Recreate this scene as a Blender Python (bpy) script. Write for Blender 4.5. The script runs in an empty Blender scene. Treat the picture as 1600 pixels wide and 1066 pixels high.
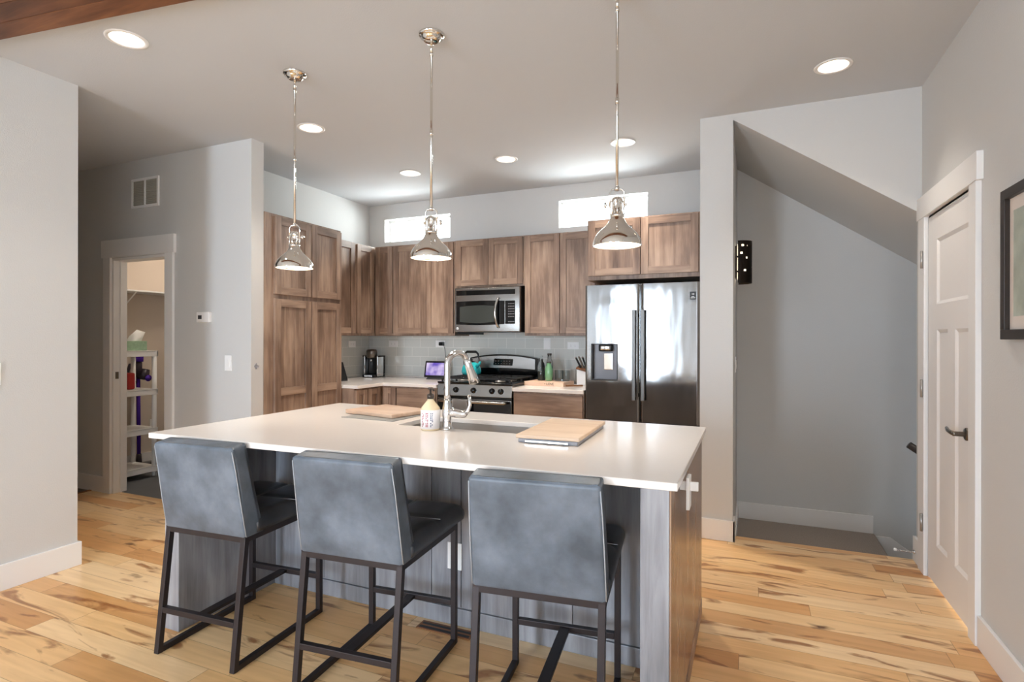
import bpy, bmesh, math, random
from mathutils import Matrix, Vector
random.seed(7)
SC = bpy.context.scene
COL = SC.collection
PI = math.pi

# ------------------------------------------------------------------ camera
F_PX, TH, ROLL, VH, CAM_H = 867.45, 23.285, 0.10, 529.0, 1.346
cam = bpy.data.cameras.new('camera')
cam.sensor_fit = 'HORIZONTAL'
cam.sensor_width = 36.0
cam.lens = F_PX / 1600.0 * 36.0
cam.shift_y = (VH - 533.0) / 1600.0
cam.clip_start, cam.clip_end = 0.05, 100
cam_ob = bpy.data.objects.new('camera', cam)
COL.objects.link(cam_ob)
cam_ob.location = (0, 0, CAM_H)
cam_ob.matrix_world = Matrix.Translation((0, 0, CAM_H)) @ Matrix.Rotation(math.radians(TH), 4, 'Z') @ \
    Matrix.Rotation(PI / 2, 4, 'X') @ Matrix.Rotation(math.radians(ROLL), 4, 'Z')
SC.camera = cam_ob

# ------------------------------------------------------------------ exposure, world, daylight
SC.view_settings.view_transform = 'Standard'
SC.view_settings.look = 'None'
SC.view_settings.gamma = 1.0
SC.view_settings.use_curve_mapping = False
SC.view_settings.exposure = 0.62
SC.cycles.max_bounces = 10
SC.cycles.diffuse_bounces = 6
SC.cycles.glossy_bounces = 5
SC.cycles.transmission_bounces = 8
SC.cycles.transparent_max_bounces = 12
SC.cycles.caustics_reflective = False
SC.cycles.caustics_refractive = False
SC.cycles.sample_clamp_indirect = 6.0

world = bpy.data.worlds.new('daylight')
SC.world = world
world.use_nodes = True
wbg = world.node_tree.nodes['Background']
wbg.inputs[0].default_value = (0.80, 0.90, 1.0, 1)
wbg.inputs[1].default_value = 5.0


def lin(c):
    return tuple((x / 255 / 12.92 if x / 255 <= .04045 else ((x / 255 + .055) / 1.055) ** 2.4) for x in c)


def area_light(name, loc, target_dir, sx, sy, power, color):
    l = bpy.data.lights.new(name, 'AREA')
    l.shape = 'RECTANGLE'
    l.size, l.size_y = sx, sy
    l.energy = power
    l.color = color
    o = bpy.data.objects.new(name, l)
    COL.objects.link(o)
    o.location = loc
    o.rotation_euler = Vector(target_dir).to_track_quat('-Z', 'Z').to_euler()
    return o


YB_GLASS = 5.268
# daylight through the living-room windows behind the camera
BACK_Y = -4.2
BACK_WINDOWS = [(-2.85, -1.95, 122), (0.05, 0.65, 12)]
DAY = (0.66, 0.82, 1.0)
for wx0, wx1, pw in BACK_WINDOWS:
    area_light('window_daylight', ((wx0 + wx1) / 2, BACK_Y + 0.03, 1.26), (0.12, 1, 0.06), wx1 - wx0 - .1, 2.36, pw, DAY)
RIGHT_FILL_WINDOW = (-3.3, -1.1)  # unseen window added to fill light onto the near left wall
area_light('window_daylight', (0.90, -2.2, 1.35), (-1, 0, 0.22), 2.1, 2.1, 3, DAY)
# sun falling on the living-room floor behind the camera and on the neighbour's wall
sun = bpy.data.lights.new('sun', 'SUN')
sun.energy = 7.0
sun.angle = math.radians(0.6)
sun.color = (1.0, .95, .88)
sun_ob = bpy.data.objects.new('sun', sun)
COL.objects.link(sun_ob)
sun_ob.rotation_euler = Vector((0.10, 1.0, -0.80)).to_track_quat('-Z', 'Z').to_euler()
# added area lamp in place of sunlit ground, shining up through the high windows
area_light('ground_bounce_fill', (-2.2, 7.0, -0.28), (0, 0, 1), 7.0, 3.0, 620, (0.98, 0.98, 0.97))
# bright sky seen in the upper part of those windows
for wx, wz in ((-3.357, 2.598), (-1.296, 2.612)):
    area_light('window_daylight', (wx, YB_GLASS + .05, wz), (0, -1, 0.0), .80, .105, 15, (1.0, 0.99, 0.95))

# ------------------------------------------------------------------ key dimensions (metres)
ZC = 2.839           # ceiling
XR = 0.926           # right wall
XNL = -3.663         # near left wall
YNL = 2.004          # its end
YH = 3.04            # hall wall
XS = -3.43           # short return wall beside the pantry
XK = -3.985          # kitchen left wall
YB = 5.155           # back wall
YP = 3.965           # wall end beside the fridge / stair header
XP0, XP1 = -0.318, -0.110
CT = 0.920           # worktop height along the walls
IT = 0.914           # island top

# ------------------------------------------------------------------ node materials
MATS = {}


def new_mat(name):
    m = bpy.data.materials.new(name)
    m.use_nodes = True
    nt = m.node_tree
    b = nt.nodes['Principled BSDF']
    return m, nt, b


def nd(nt, t, **kw):
    n = nt.nodes.new(t)
    for k, v in kw.items():
        if hasattr(n, k):
            setattr(n, k, v)
    return n


def lk(nt, a, b):
    nt.links.new(a, b)


def simple(name, rgb, rough=.5, metal=0.0, bump=0, bscale=200, spec=.5, coat=0, var=0.0, vscale=3.0, emit=0, emit_rgb=None, alpha=None, trans=0, ior=1.45):
    m, nt, b = new_mat(name)
    c = lin(rgb)
    b.inputs['Base Color'].default_value = (*c, 1)
    b.inputs['Roughness'].default_value = rough
    b.inputs['Metallic'].default_value = metal
    b.inputs['Specular IOR Level'].default_value = spec
    b.inputs['Coat Weight'].default_value = coat
    b.inputs['Transmission Weight'].default_value = trans
    b.inputs['IOR'].default_value = ior
    tc = nd(nt, 'ShaderNodeTexCoord')
    nz = nd(nt, 'ShaderNodeTexNoise')
    nz.inputs['Scale'].default_value = vscale
    nz.inputs['Detail'].default_value = 4
    lk(nt, tc.outputs['Object'], nz.inputs['Vector'])
    if var:
        mix = nd(nt, 'ShaderNodeMixRGB', blend_type='MIX')
        mix.inputs[1].default_value = (*[x * (1 - var) for x in c], 1)
        mix.inputs[2].default_value = (*[min(1, x * (1 + var)) for x in c], 1)
        lk(nt, nz.outputs['Fac'], mix.inputs[0])
        lk(nt, mix.outputs[0], b.inputs['Base Color'])
    if bump:
        n2 = nd(nt, 'ShaderNodeTexNoise')
        n2.inputs['Scale'].default_value = bscale
        n2.inputs['Detail'].default_value = 3
        lk(nt, tc.outputs['Object'], n2.inputs['Vector'])
        bp = nd(nt, 'ShaderNodeBump')
        bp.inputs['Strength'].default_value = bump
        bp.inputs['Distance'].default_value = .01
        lk(nt, n2.outputs['Fac'], bp.inputs['Height'])
        lk(nt, bp.outputs[0], b.inputs['Normal'])
    if emit:
        b.inputs['Emission Color'].default_value = (*lin(emit_rgb or rgb), 1)
        b.inputs['Emission Strength'].default_value = emit
    MATS[name] = m
    return m


def wood(name, dark, mid, light, axis='Z', rough=.42, scale=1.0, blotch=1.0):
    """stained timber with the grain along one axis"""
    m, nt, b = new_mat(name)
    tc = nd(nt, 'ShaderNodeTexCoord')
    gm = nd(nt, 'ShaderNodeNewGeometry')
    mp = nd(nt, 'ShaderNodeMapping')
    s = {'X': (1.2, 16, 16), 'Y': (16, 1.2, 16), 'Z': (16, 16, 1.2)}[axis]
    mp.inputs['Scale'].default_value = [x * scale for x in s]
    ri = nd(nt, 'ShaderNodeMath', operation='MULTIPLY')
    ri.inputs[1].default_value = 37.0
    lk(nt, gm.outputs['Random Per Island'], ri.inputs[0])
    ad = nd(nt, 'ShaderNodeVectorMath', operation='ADD')
    lk(nt, gm.outputs['Position'], ad.inputs[0])
    cx = nd(nt, 'ShaderNodeCombineXYZ')
    for i in range(3):
        lk(nt, ri.outputs[0], cx.inputs[i])
    lk(nt, cx.outputs[0], ad.inputs[1])
    lk(nt, ad.outputs[0], mp.inputs['Vector'])
    n1 = nd(nt, 'ShaderNodeTexNoise')
    n1.inputs['Scale'].default_value = 1.6
    n1.inputs['Detail'].default_value = 7
    n1.inputs['Roughness'].default_value = .62
    n1.inputs['Distortion'].default_value = .35
    lk(nt, mp.outputs[0], n1.inputs['Vector'])
    n2 = nd(nt, 'ShaderNodeTexNoise')
    n2.inputs['Scale'].default_value = 4.0
    n2.inputs['Detail'].default_value = 3
    mp2 = nd(nt, 'ShaderNodeMapping')
    mp2.inputs['Scale'].default_value = {'X': (.5, 1.3, 1.3), 'Y': (1.3, .5, 1.3), 'Z': (1.3, 1.3, .5)}[axis]
    lk(nt, ad.outputs[0], mp2.inputs['Vector'])
    lk(nt, mp2.outputs[0], n2.inputs['Vector'])
    mx = nd(nt, 'ShaderNodeMath', operation='MULTIPLY_ADD')
    mx.inputs[1].default_value = .62 * blotch
    lk(nt, n2.outputs['Fac'], mx.inputs[0])
    m2 = nd(nt, 'ShaderNodeMath', operation='MULTIPLY')
    m2.inputs[1].default_value = .55
    lk(nt, n1.outputs['Fac'], m2.inputs[0])
    lk(nt, m2.outputs[0], mx.inputs[2])
    isl = nd(nt, 'ShaderNodeMath', operation='MULTIPLY_ADD')
    isl.inputs[1].default_value = .10
    lk(nt, gm.outputs['Random Per Island'], isl.inputs[0])
    lk(nt, mx.outputs[0], isl.inputs[2])
    cr = nd(nt, 'ShaderNodeValToRGB')
    e = cr.color_ramp.elements
    e[0].position, e[0].color = .40, (*lin(dark), 1)
    e[1].position, e[1].color = .80, (*lin(light), 1)
    k = e.new(.60)
    k.color = (*lin(mid), 1)
    lk(nt, isl.outputs[0], cr.inputs[0])
    lk(nt, cr.outputs[0], b.inputs['Base Color'])
    b.inputs['Roughness'].default_value = rough
    bp = nd(nt, 'ShaderNodeBump')
    bp.inputs['Strength'].default_value = .06
    lk(nt, n1.outputs['Fac'], bp.inputs['Height'])
    lk(nt, bp.outputs[0], b.inputs['Normal'])
    MATS[name] = m
    return m


def floor_mat():
    m, nt, b = new_mat('hickory_planks')
    tc = nd(nt, 'ShaderNodeNewGeometry')
    sp = nd(nt, 'ShaderNodeSeparateXYZ')
    lk(nt, tc.outputs['Position'], sp.inputs[0])

    def M(op, a, bb=None, c=None):
        n = nd(nt, 'ShaderNodeMath', operation=op)
        for i, v in enumerate((a, bb, c)):
            if v is None:
                continue
            if isinstance(v, (int, float)):
                n.inputs[i].default_value = v
            else:
                lk(nt, v, n.inputs[i])
        return n.outputs[0]
    W, L = .122, 1.05
    ry = M('DIVIDE', sp.outputs['Y'], W)
    row = M('FLOOR', ry)
    fy = M('FRACT', ry)
    wn = nd(nt, 'ShaderNodeTexWhiteNoise', noise_dimensions='1D')
    lk(nt, row, wn.inputs['W'])
    rx = M('ADD', M('DIVIDE', sp.outputs['X'], L), M('MULTIPLY', wn.outputs['Value'], 17.3))
    colm = M('FLOOR', rx)
    fx = M('FRACT', rx)
    cx = nd(nt, 'ShaderNodeCombineXYZ')
    lk(nt, row, cx.inputs[0])
    lk(nt, colm, cx.inputs[1])
    idn = nd(nt, 'ShaderNodeTexWhiteNoise', noise_dimensions='2D')
    lk(nt, cx.outputs[0], idn.inputs['Vector'])
    idv = idn.outputs['Value']
    cr = nd(nt, 'ShaderNodeValToRGB')
    cr.color_ramp.interpolation = 'LINEAR'
    e = cr.color_ramp.elements
    e[0].position, e[0].color = 0, (*lin((224, 170, 112)), 1)
    e[1].position, e[1].color = 1, (*lin((244, 208, 158)), 1)
    for p, c in ((.16, (232, 184, 126)), (.32, (243, 204, 150)), (.62, (246, 214, 168)), (.8, (238, 194, 136)), (.92, (206, 148, 88))):
        k = e.new(p)
        k.color = (*lin(c), 1)
    lk(nt, idv, cr.inputs[0])
    # grain coordinates, offset per plank
    off = M('MULTIPLY', idv, 91.7)
    gv = nd(nt, 'ShaderNodeCombineXYZ')
    lk(nt, M('ADD', M('MULTIPLY', sp.outputs['X'], 2.2), off), gv.inputs[0])
    lk(nt, M('ADD', M('MULTIPLY', sp.outputs['Y'], 30.0), off), gv.inputs[1])
    n1 = nd(nt, 'ShaderNodeTexNoise')
    n1.inputs['Scale'].default_value = 1.0
    n1.inputs['Detail'].default_value = 6
    n1.inputs['Distortion'].default_value = .6
    lk(nt, gv.outputs[0], n1.inputs['Vector'])
    gv2 = nd(nt, 'ShaderNodeCombineXYZ')
    lk(nt, M('ADD', M('MULTIPLY', sp.outputs['X'], 1.5), off), gv2.inputs[0])
    lk(nt, M('ADD', M('MULTIPLY', sp.outputs['Y'], 7.0), off), gv2.inputs[1])
    n2 = nd(nt, 'ShaderNodeTexNoise')
    n2.inputs['Scale'].default_value = 1.3
    n2.inputs['Detail'].default_value = 4
    n2.inputs['Distortion'].default_value = 1.3
    lk(nt, gv2.outputs[0], n2.inputs['Vector'])
    # brown heartwood streaks
    st = nd(nt, 'ShaderNodeValToRGB')
    st.color_ramp.elements[0].position, st.color_ramp.elements[0].color = .585, (0, 0, 0, 1)
    st.color_ramp.elements[1].position, st.color_ramp.elements[1].color = .675, (1, 1, 1, 1)
    lk(nt, n2.outputs['Fac'], st.inputs[0])
    mixh = nd(nt, 'ShaderNodeMixRGB', blend_type='MIX')
    lk(nt, M('MULTIPLY', st.outputs[0], .85), mixh.inputs[0])
    lk(nt, cr.outputs[0], mixh.inputs[1])
    mixh.inputs[2].default_value = (*lin((150, 92, 48)), 1)
    # fine grain
    g = nd(nt, 'ShaderNodeValToRGB')
    g.color_ramp.elements[0].position, g.color_ramp.elements[0].color = .35, (.89, .86, .82, 1)
    g.color_ramp.elements[1].position, g.color_ramp.elements[1].color = .62, (1.0, 1.0, 1.0, 1)
    lk(nt, n1.outputs['Fac'], g.inputs[0])
    mg = nd(nt, 'ShaderNodeMixRGB', blend_type='MULTIPLY')
    mg.inputs[0].default_value = 1
    lk(nt, mixh.outputs[0], mg.inputs[1])
    lk(nt, g.outputs[0], mg.inputs[2])
    # knots
    kv = nd(nt, 'ShaderNodeCombineXYZ')
    lk(nt, M('MULTIPLY', sp.outputs['X'], 2.3), kv.inputs[0])
    lk(nt, M('MULTIPLY', sp.outputs['Y'], 5.2), kv.inputs[1])
    kd = nd(nt, 'ShaderNodeTexNoise')
    kd.inputs['Scale'].default_value = 5
    lk(nt, kv.outputs[0], kd.inputs['Vector'])
    ka = nd(nt, 'ShaderNodeVectorMath', operation='MULTIPLY_ADD')
    lk(nt, kd.outputs['Color'], ka.inputs[0])
    ka.inputs[1].default_value = (.35, .35, 0)
    lk(nt, kv.outputs[0], ka.inputs[2])
    vo = nd(nt, 'ShaderNodeTexVoronoi')
    vo.inputs['Scale'].default_value = 1.0
    vo.inputs['Randomness'].default_value = 1.0
    lk(nt, ka.outputs[0], vo.inputs['Vector'])
    kr = nd(nt, 'ShaderNodeValToRGB')
    kr.color_ramp.elements[0].position, kr.color_ramp.elements[0].color = .035, (1, 1, 1, 1)
    kr.color_ramp.elements[1].position, kr.color_ramp.elements[1].color = .155, (0, 0, 0, 1)
    lk(nt, vo.outputs['Distance'], kr.inputs[0])
    sepc = nd(nt, 'ShaderNodeSeparateColor')
    lk(nt, vo.outputs['Color'], sepc.inputs[0])
    kg = M('MULTIPLY', M('GREATER_THAN', sepc.outputs[0], .38), kr.outputs[0])
    mk = nd(nt, 'ShaderNodeMixRGB', blend_type='MIX')
    lk(nt, M('MULTIPLY', kg, .95), mk.inputs[0])
    lk(nt, mg.outputs[0], mk.inputs[1])
    mk.inputs[2].default_value = (*lin((98, 58, 32)), 1)
    # gaps
    gy = M('MINIMUM', fy, M('SUBTRACT', 1.0, fy))
    gx = M('MINIMUM', fx, M('SUBTRACT', 1.0, fx))
    gap = M('MAXIMUM', M('LESS_THAN', gy, .010), M('LESS_THAN', gx, .0014))
    mgap = nd(nt, 'ShaderNodeMixRGB', blend_type='MIX')
    lk(nt, M('MULTIPLY', gap, .55), mgap.inputs[0])
    lk(nt, mk.outputs[0], mgap.inputs[1])
    mgap.inputs[2].default_value = (*lin((128, 84, 48)), 1)
    lk(nt, mgap.outputs[0], b.inputs['Base Color'])
    b.inputs['Roughness'].default_value = .30
    bp = nd(nt, 'ShaderNodeBump')
    bp.inputs['Strength'].default_value = .05
    lk(nt, n1.outputs['Fac'], bp.inputs['Height'])
    lk(nt, bp.outputs[0], b.inputs['Normal'])
    MATS['floor'] = m


def tile_mat():
    m, nt, b = new_mat('grey_glass_tile')
    tc = nd(nt, 'ShaderNodeNewGeometry')
    sp = nd(nt, 'ShaderNodeSeparateXYZ')
    lk(nt, tc.outputs['Position'], sp.inputs[0])
    ad = nd(nt, 'ShaderNodeMath', operation='ADD')
    lk(nt, sp.outputs['X'], ad.inputs[0])
    lk(nt, sp.outputs['Y'], ad.inputs[1])
    zz = nd(nt, 'ShaderNodeMath', operation='SUBTRACT')
    lk(nt, sp.outputs['Z'], zz.inputs[0])
    zz.inputs[1].default_value = .945
    cx = nd(nt, 'ShaderNodeCombineXYZ')
    lk(nt, ad.outputs[0], cx.inputs[0])
    lk(nt, zz.outputs[0], cx.inputs[1])
    br = nd(nt, 'ShaderNodeTexBrick')
    br.offset = .5
    br.inputs['Scale'].default_value = 1
    br.inputs['Brick Width'].default_value = .205
    br.inputs['Row Height'].default_value = .101
    br.inputs['Mortar Size'].default_value = .0022
    br.inputs['Mortar Smooth'].default_value = .1
    br.inputs['Color1'].default_value = (*lin((208, 210, 205)), 1)
    br.inputs['Color2'].default_value = (*lin((213, 214, 209)), 1)
    br.inputs['Mortar'].default_value = (*lin((236, 235, 230)), 1)
    lk(nt, cx.outputs[0], br.inputs['Vector'])
    lk(nt, br.outputs['Color'], b.inputs['Base Color'])
    b.inputs['Roughness'].default_value = .12
    bp = nd(nt, 'ShaderNodeBump')
    bp.inputs['Strength'].default_value = .25
    bp.inputs['Distance'].default_value = .002
    bp.invert = True
    lk(nt, br.outputs['Fac'], bp.inputs['Height'])
    lk(nt, bp.outputs[0], b.inputs['Normal'])
    MATS['tile'] = m


def steel_mat(name, rgb=(168, 166, 163), rough=.24, axis='Z', wave=.0):
    m, nt, b = new_mat(name)
    b.inputs['Base Color'].default_value = (*lin(rgb), 1)
    b.inputs['Metallic'].default_value = 1
    tc = nd(nt, 'ShaderNodeNewGeometry')
    mp = nd(nt, 'ShaderNodeMapping')
    mp.inputs['Scale'].default_value = {'Z': (900, 900, 4), 'X': (4, 900, 900)}[axis]
    lk(nt, tc.outputs['Position'], mp.inputs['Vector'])
    nz = nd(nt, 'ShaderNodeTexNoise')
    nz.inputs['Scale'].default_value = 1
    nz.inputs['Detail'].default_value = 2
    lk(nt, mp.outputs[0], nz.inputs['Vector'])
    mr = nd(nt, 'ShaderNodeMapRange')
    mr.inputs['To Min'].default_value = max(.03, rough - .04)
    mr.inputs['To Max'].default_value = rough + .06
    lk(nt, nz.outputs['Fac'], mr.inputs['Value'])
    lk(nt, mr.outputs[0], b.inputs['Roughness'])
    b.inputs['Anisotropic'].default_value = .75
    tg = nd(nt, 'ShaderNodeTangent', direction_type='RADIAL', axis='Z')
    lk(nt, tg.outputs[0], b.inputs['Tangent'])
    if wave:
        mw = nd(nt, 'ShaderNodeMapping')
        mw.inputs['Scale'].default_value = {'Z': (1, 1, .22), 'X': (.3, 1, 1)}[axis]
        lk(nt, tc.outputs['Position'], mw.inputs['Vector'])
        nw = nd(nt, 'ShaderNodeTexNoise')
        nw.inputs['Scale'].default_value = 11.0
        nw.inputs['Detail'].default_value = 1
        lk(nt, mw.outputs[0], nw.inputs['Vector'])
        bp = nd(nt, 'ShaderNodeBump')
        bp.inputs['Strength'].default_value = 1.0
        bp.inputs['Distance'].default_value = wave
        lk(nt, nw.outputs['Fac'], bp.inputs['Height'])
        lk(nt, bp.outputs[0], b.inputs['Normal'])
    MATS[name] = m


def leather_mat(name, c0, c1, c2, rough=.42):
    m, nt, b = new_mat(name)
    tc = nd(nt, 'ShaderNodeNewGeometry')
    n1 = nd(nt, 'ShaderNodeTexNoise')
    n1.inputs['Scale'].default_value = 6.5
    n1.inputs['Detail'].default_value = 6
    n1.inputs['Roughness'].default_value = .55
    lk(nt, tc.outputs['Position'], n1.inputs['Vector'])
    cr = nd(nt, 'ShaderNodeValToRGB')
    e = cr.color_ramp.elements
    e[0].position, e[0].color = .32, (*lin(c0), 1)
    e[1].position, e[1].color = .72, (*lin(c2), 1)
    k = e.new(.5)
    k.color = (*lin(c1), 1)
    lk(nt, n1.outputs['Fac'], cr.inputs[0])
    lk(nt, cr.outputs[0], b.inputs['Base Color'])
    b.inputs['Roughness'].default_value = rough
    vo = nd(nt, 'ShaderNodeTexVoronoi')
    vo.inputs['Scale'].default_value = 420
    lk(nt, tc.outputs['Position'], vo.inputs['Vector'])
    bp = nd(nt, 'ShaderNodeBump')
    bp.inputs['Strength'].default_value = .10
    bp.inputs['Distance'].default_value = .002
    lk(nt, vo.outputs['Distance'], bp.inputs['Height'])
    lk(nt, bp.outputs[0], b.inputs['Normal'])
    MATS[name] = m


def pane_mat(name, tint=(245, 250, 252), refl=.08):
    m = bpy.data.materials.new(name)
    m.use_nodes = True
    nt = m.node_tree
    nt.nodes.clear()
    out = nd(nt, 'ShaderNodeOutputMaterial')
    tr = nd(nt, 'ShaderNodeBsdfTransparent')
    tr.inputs[0].default_value = (*lin(tint), 1)
    gl = nd(nt, 'ShaderNodeBsdfGlossy')
    gl.inputs['Roughness'].default_value = .02
    fr = nd(nt, 'ShaderNodeLayerWeight')
    fr.inputs[0].default_value = .25
    ml = nd(nt, 'ShaderNodeMath', operation='MULTIPLY_ADD')
    ml.inputs[1].default_value = .6
    ml.inputs[2].default_value = refl * .5
    lk(nt, fr.outputs['Fresnel'], ml.inputs[0])
    mx = nd(nt, 'ShaderNodeMixShader')
    lk(nt, ml.outputs[0], mx.inputs[0])
    lk(nt, tr.outputs[0], mx.inputs[1])
    lk(nt, gl.outputs[0], mx.inputs[2])
    lk(nt, mx.outputs[0], out.inputs[0])
    MATS[name] = m


def emit_mat(name, rgb, strength):
    m = bpy.data.materials.new(name)
    m.use_nodes = True
    nt = m.node_tree
    nt.nodes.clear()
    out = nd(nt, 'ShaderNodeOutputMaterial')
    em = nd(nt, 'ShaderNodeEmission')
    em.inputs[0].default_value = (*lin(rgb), 1)
    em.inputs[1].default_value = strength
    lk(nt, em.outputs[0], out.inputs[0])
    MATS[name] = m


simple('wall', (207, 206, 204), .85, bump=.12, bscale=160)
simple('ceiling', (199, 202, 206), .9, bump=.10, bscale=140)
simple('trim', (236, 234, 232), .38)
simple('door_white', (234, 231, 229), .40)
floor_mat()
tile_mat()
wood('wood_v', (84, 65, 53), (130, 106, 90), (174, 148, 128), 'Z')
wood('wood_h', (84, 65, 53), (128, 104, 88), (170, 144, 124), 'X')
wood('wood_y', (84, 65, 53), (128, 104, 88), (170, 144, 124), 'Y')
wood('island_wood', (96, 96, 100), (138, 138, 143), (170, 171, 177), 'Z', rough=.30)
wood('island_side_lit', (104, 78, 62), (140, 110, 90), (168, 138, 116), 'Z', rough=.24)  # same island wood, browned for the warm reflected light on its right end
wood('beam_wood', (58, 34, 22), (104, 64, 40), (140, 92, 58), 'X', rough=.55, scale=.8)
wood('board_wood', (206, 176, 148), (222, 196, 170), (232, 212, 190), 'X', rough=.5, blotch=.8)
wood('board_wood_b', (178, 146, 122), (200, 170, 146), (214, 188, 166), 'X', rough=.5, blotch=.8)
wood('pale_wood', (206, 168, 142), (222, 188, 164), (232, 204, 182), 'X', rough=.5)
wood('brown_wood', (96, 58, 32), (132, 84, 48), (160, 108, 66), 'X', rough=.5)
simple('quartz', (236, 230, 225), .14, var=.02, vscale=60)
steel_mat('steel', (140, 139, 138), .10, wave=.0022)
steel_mat('steel_h', (158, 156, 153), axis='X', wave=.0015)
simple('sink_steel', (168, 162, 156), .42, .35)
simple('chrome', (225, 225, 226), .06, 1)
simple('nickel', (228, 224, 218), .07, 1)
simple('handle_grey', (112, 110, 108), .42, .9)
simple('hinge_nickel', (176, 172, 168), .35, .7)
simple('dark_nickel', (120, 112, 104), .28, 1)
simple('dark_bronze', (52, 44, 38), .38, .7)
simple('black', (18, 18, 19), .35)
simple('black_gloss', (10, 10, 11), .08)
simple('dark_glass', (58, 62, 60), .10)
simple('charcoal', (52, 52, 54), .5)
simple('legs', (50, 43, 44), .42, .35)
leather_mat('leather', (76, 84, 93), (97, 106, 117), (120, 129, 141))
leather_mat('leather_shaded', (46, 47, 50), (60, 62, 66), (78, 81, 87), .30)  # same stool leather, darkened for the shade on the seat
simple('piping', (170, 172, 176), .5)
simple('carpet', (178, 166, 155), .98, bump=.9, bscale=260, var=.30, vscale=140)
simple('carpet_dark', (124, 114, 104), .98, bump=.9, bscale=260, var=.30, vscale=140)
simple('vinyl', (108, 110, 114), .55, var=.08, vscale=8)
simple('white_plastic', (244, 243, 242), .35)
simple('outlet_slot', (90, 88, 86), .5)
simple('grille', (176, 172, 160), .6)
simple('lens', (255, 246, 230), .5, emit=9.0, emit_rgb=(255, 238, 212))
simple('diffuser', (255, 246, 232), .5, emit=2.6, emit_rgb=(255, 238, 216))
simple('sconce_glow', (255, 244, 224), .5, emit=1.6, emit_rgb=(255, 236, 206))
simple('screen', (140, 120, 190), .2, emit=.0)
simple('teal', (46, 176, 180), .18, coat=.4)
simple('towel', (150, 148, 148), .95, bump=.5, bscale=300)
simple('mat_grey', (150, 148, 144), .9, bump=.5, bscale=220)
simple('label_white', (232, 230, 232), .45)
simple('label_red', (178, 92, 98), .5)
simple('label_blue', (96, 104, 128), .5)
simple('amber', (232, 212, 176), .25)
simple('pump_dark', (60, 50, 44), .3)
simple('green_glass', (112, 160, 122), .10, coat=.3)
simple('dark_bottle', (44, 48, 46), .10)
simple('clear_glass', (238, 242, 242), .02, trans=1.0, ior=1.2)
simple('purple', (74, 34, 150), .25, .2)
simple('plum', (54, 44, 52), .3)
simple('red', (186, 54, 50), .4)
simple('grey_plastic', (150, 150, 156), .35)
simple('tissue_green', (150, 178, 150), .6, var=.35, vscale=40)
simple('paper', (240, 240, 238), .9)
simple('art', (170, 176, 164), .7, var=.55, vscale=9)
simple('art_mat', (226, 214, 204), .8)
simple('frame_dark', (48, 40, 36), .38)
simple('siding', (226, 232, 236), .8)
simple('taupe', (158, 148, 140), .85, bump=.12, bscale=160)
simple('ground', (150, 146, 138), .95, var=.2, vscale=4)
simple('tan_wall', (206, 192, 178), .85)
simple('cast_iron', (30, 30, 31), .55)
simple('burner', (150, 146, 140), .4, .6)
simple('button', (120, 120, 122), .5)
simple('lettering', (52, 44, 40), .6)
simple('badge_white', (226, 228, 232), .5)
pane_mat('pane')


def screen_mat():
    m, nt, b = new_mat('screen_lilac')
    tc = nd(nt, 'ShaderNodeTexCoord')
    n1 = nd(nt, 'ShaderNodeTexNoise')
    n1.inputs['Scale'].default_value = 9
    lk(nt, tc.outputs['Object'], n1.inputs['Vector'])
    cr = nd(nt, 'ShaderNodeValToRGB')
    e = cr.color_ramp.elements
    e[0].position, e[0].color = .35, (*lin((96, 76, 176)), 1)
    e[1].position, e[1].color = .62, (*lin((206, 190, 226)), 1)
    lk(nt, n1.outputs['Fac'], cr.inputs[0])
    lk(nt, cr.outputs[0], b.inputs['Emission Color'])
    b.inputs['Emission Strength'].default_value = .75
    b.inputs['Base Color'].default_value = (.02, .02, .02, 1)
    b.inputs['Roughness'].default_value = .15
    MATS['screen'] = m


screen_mat()

# ------------------------------------------------------------------ mesh building
ORG = {}


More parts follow.
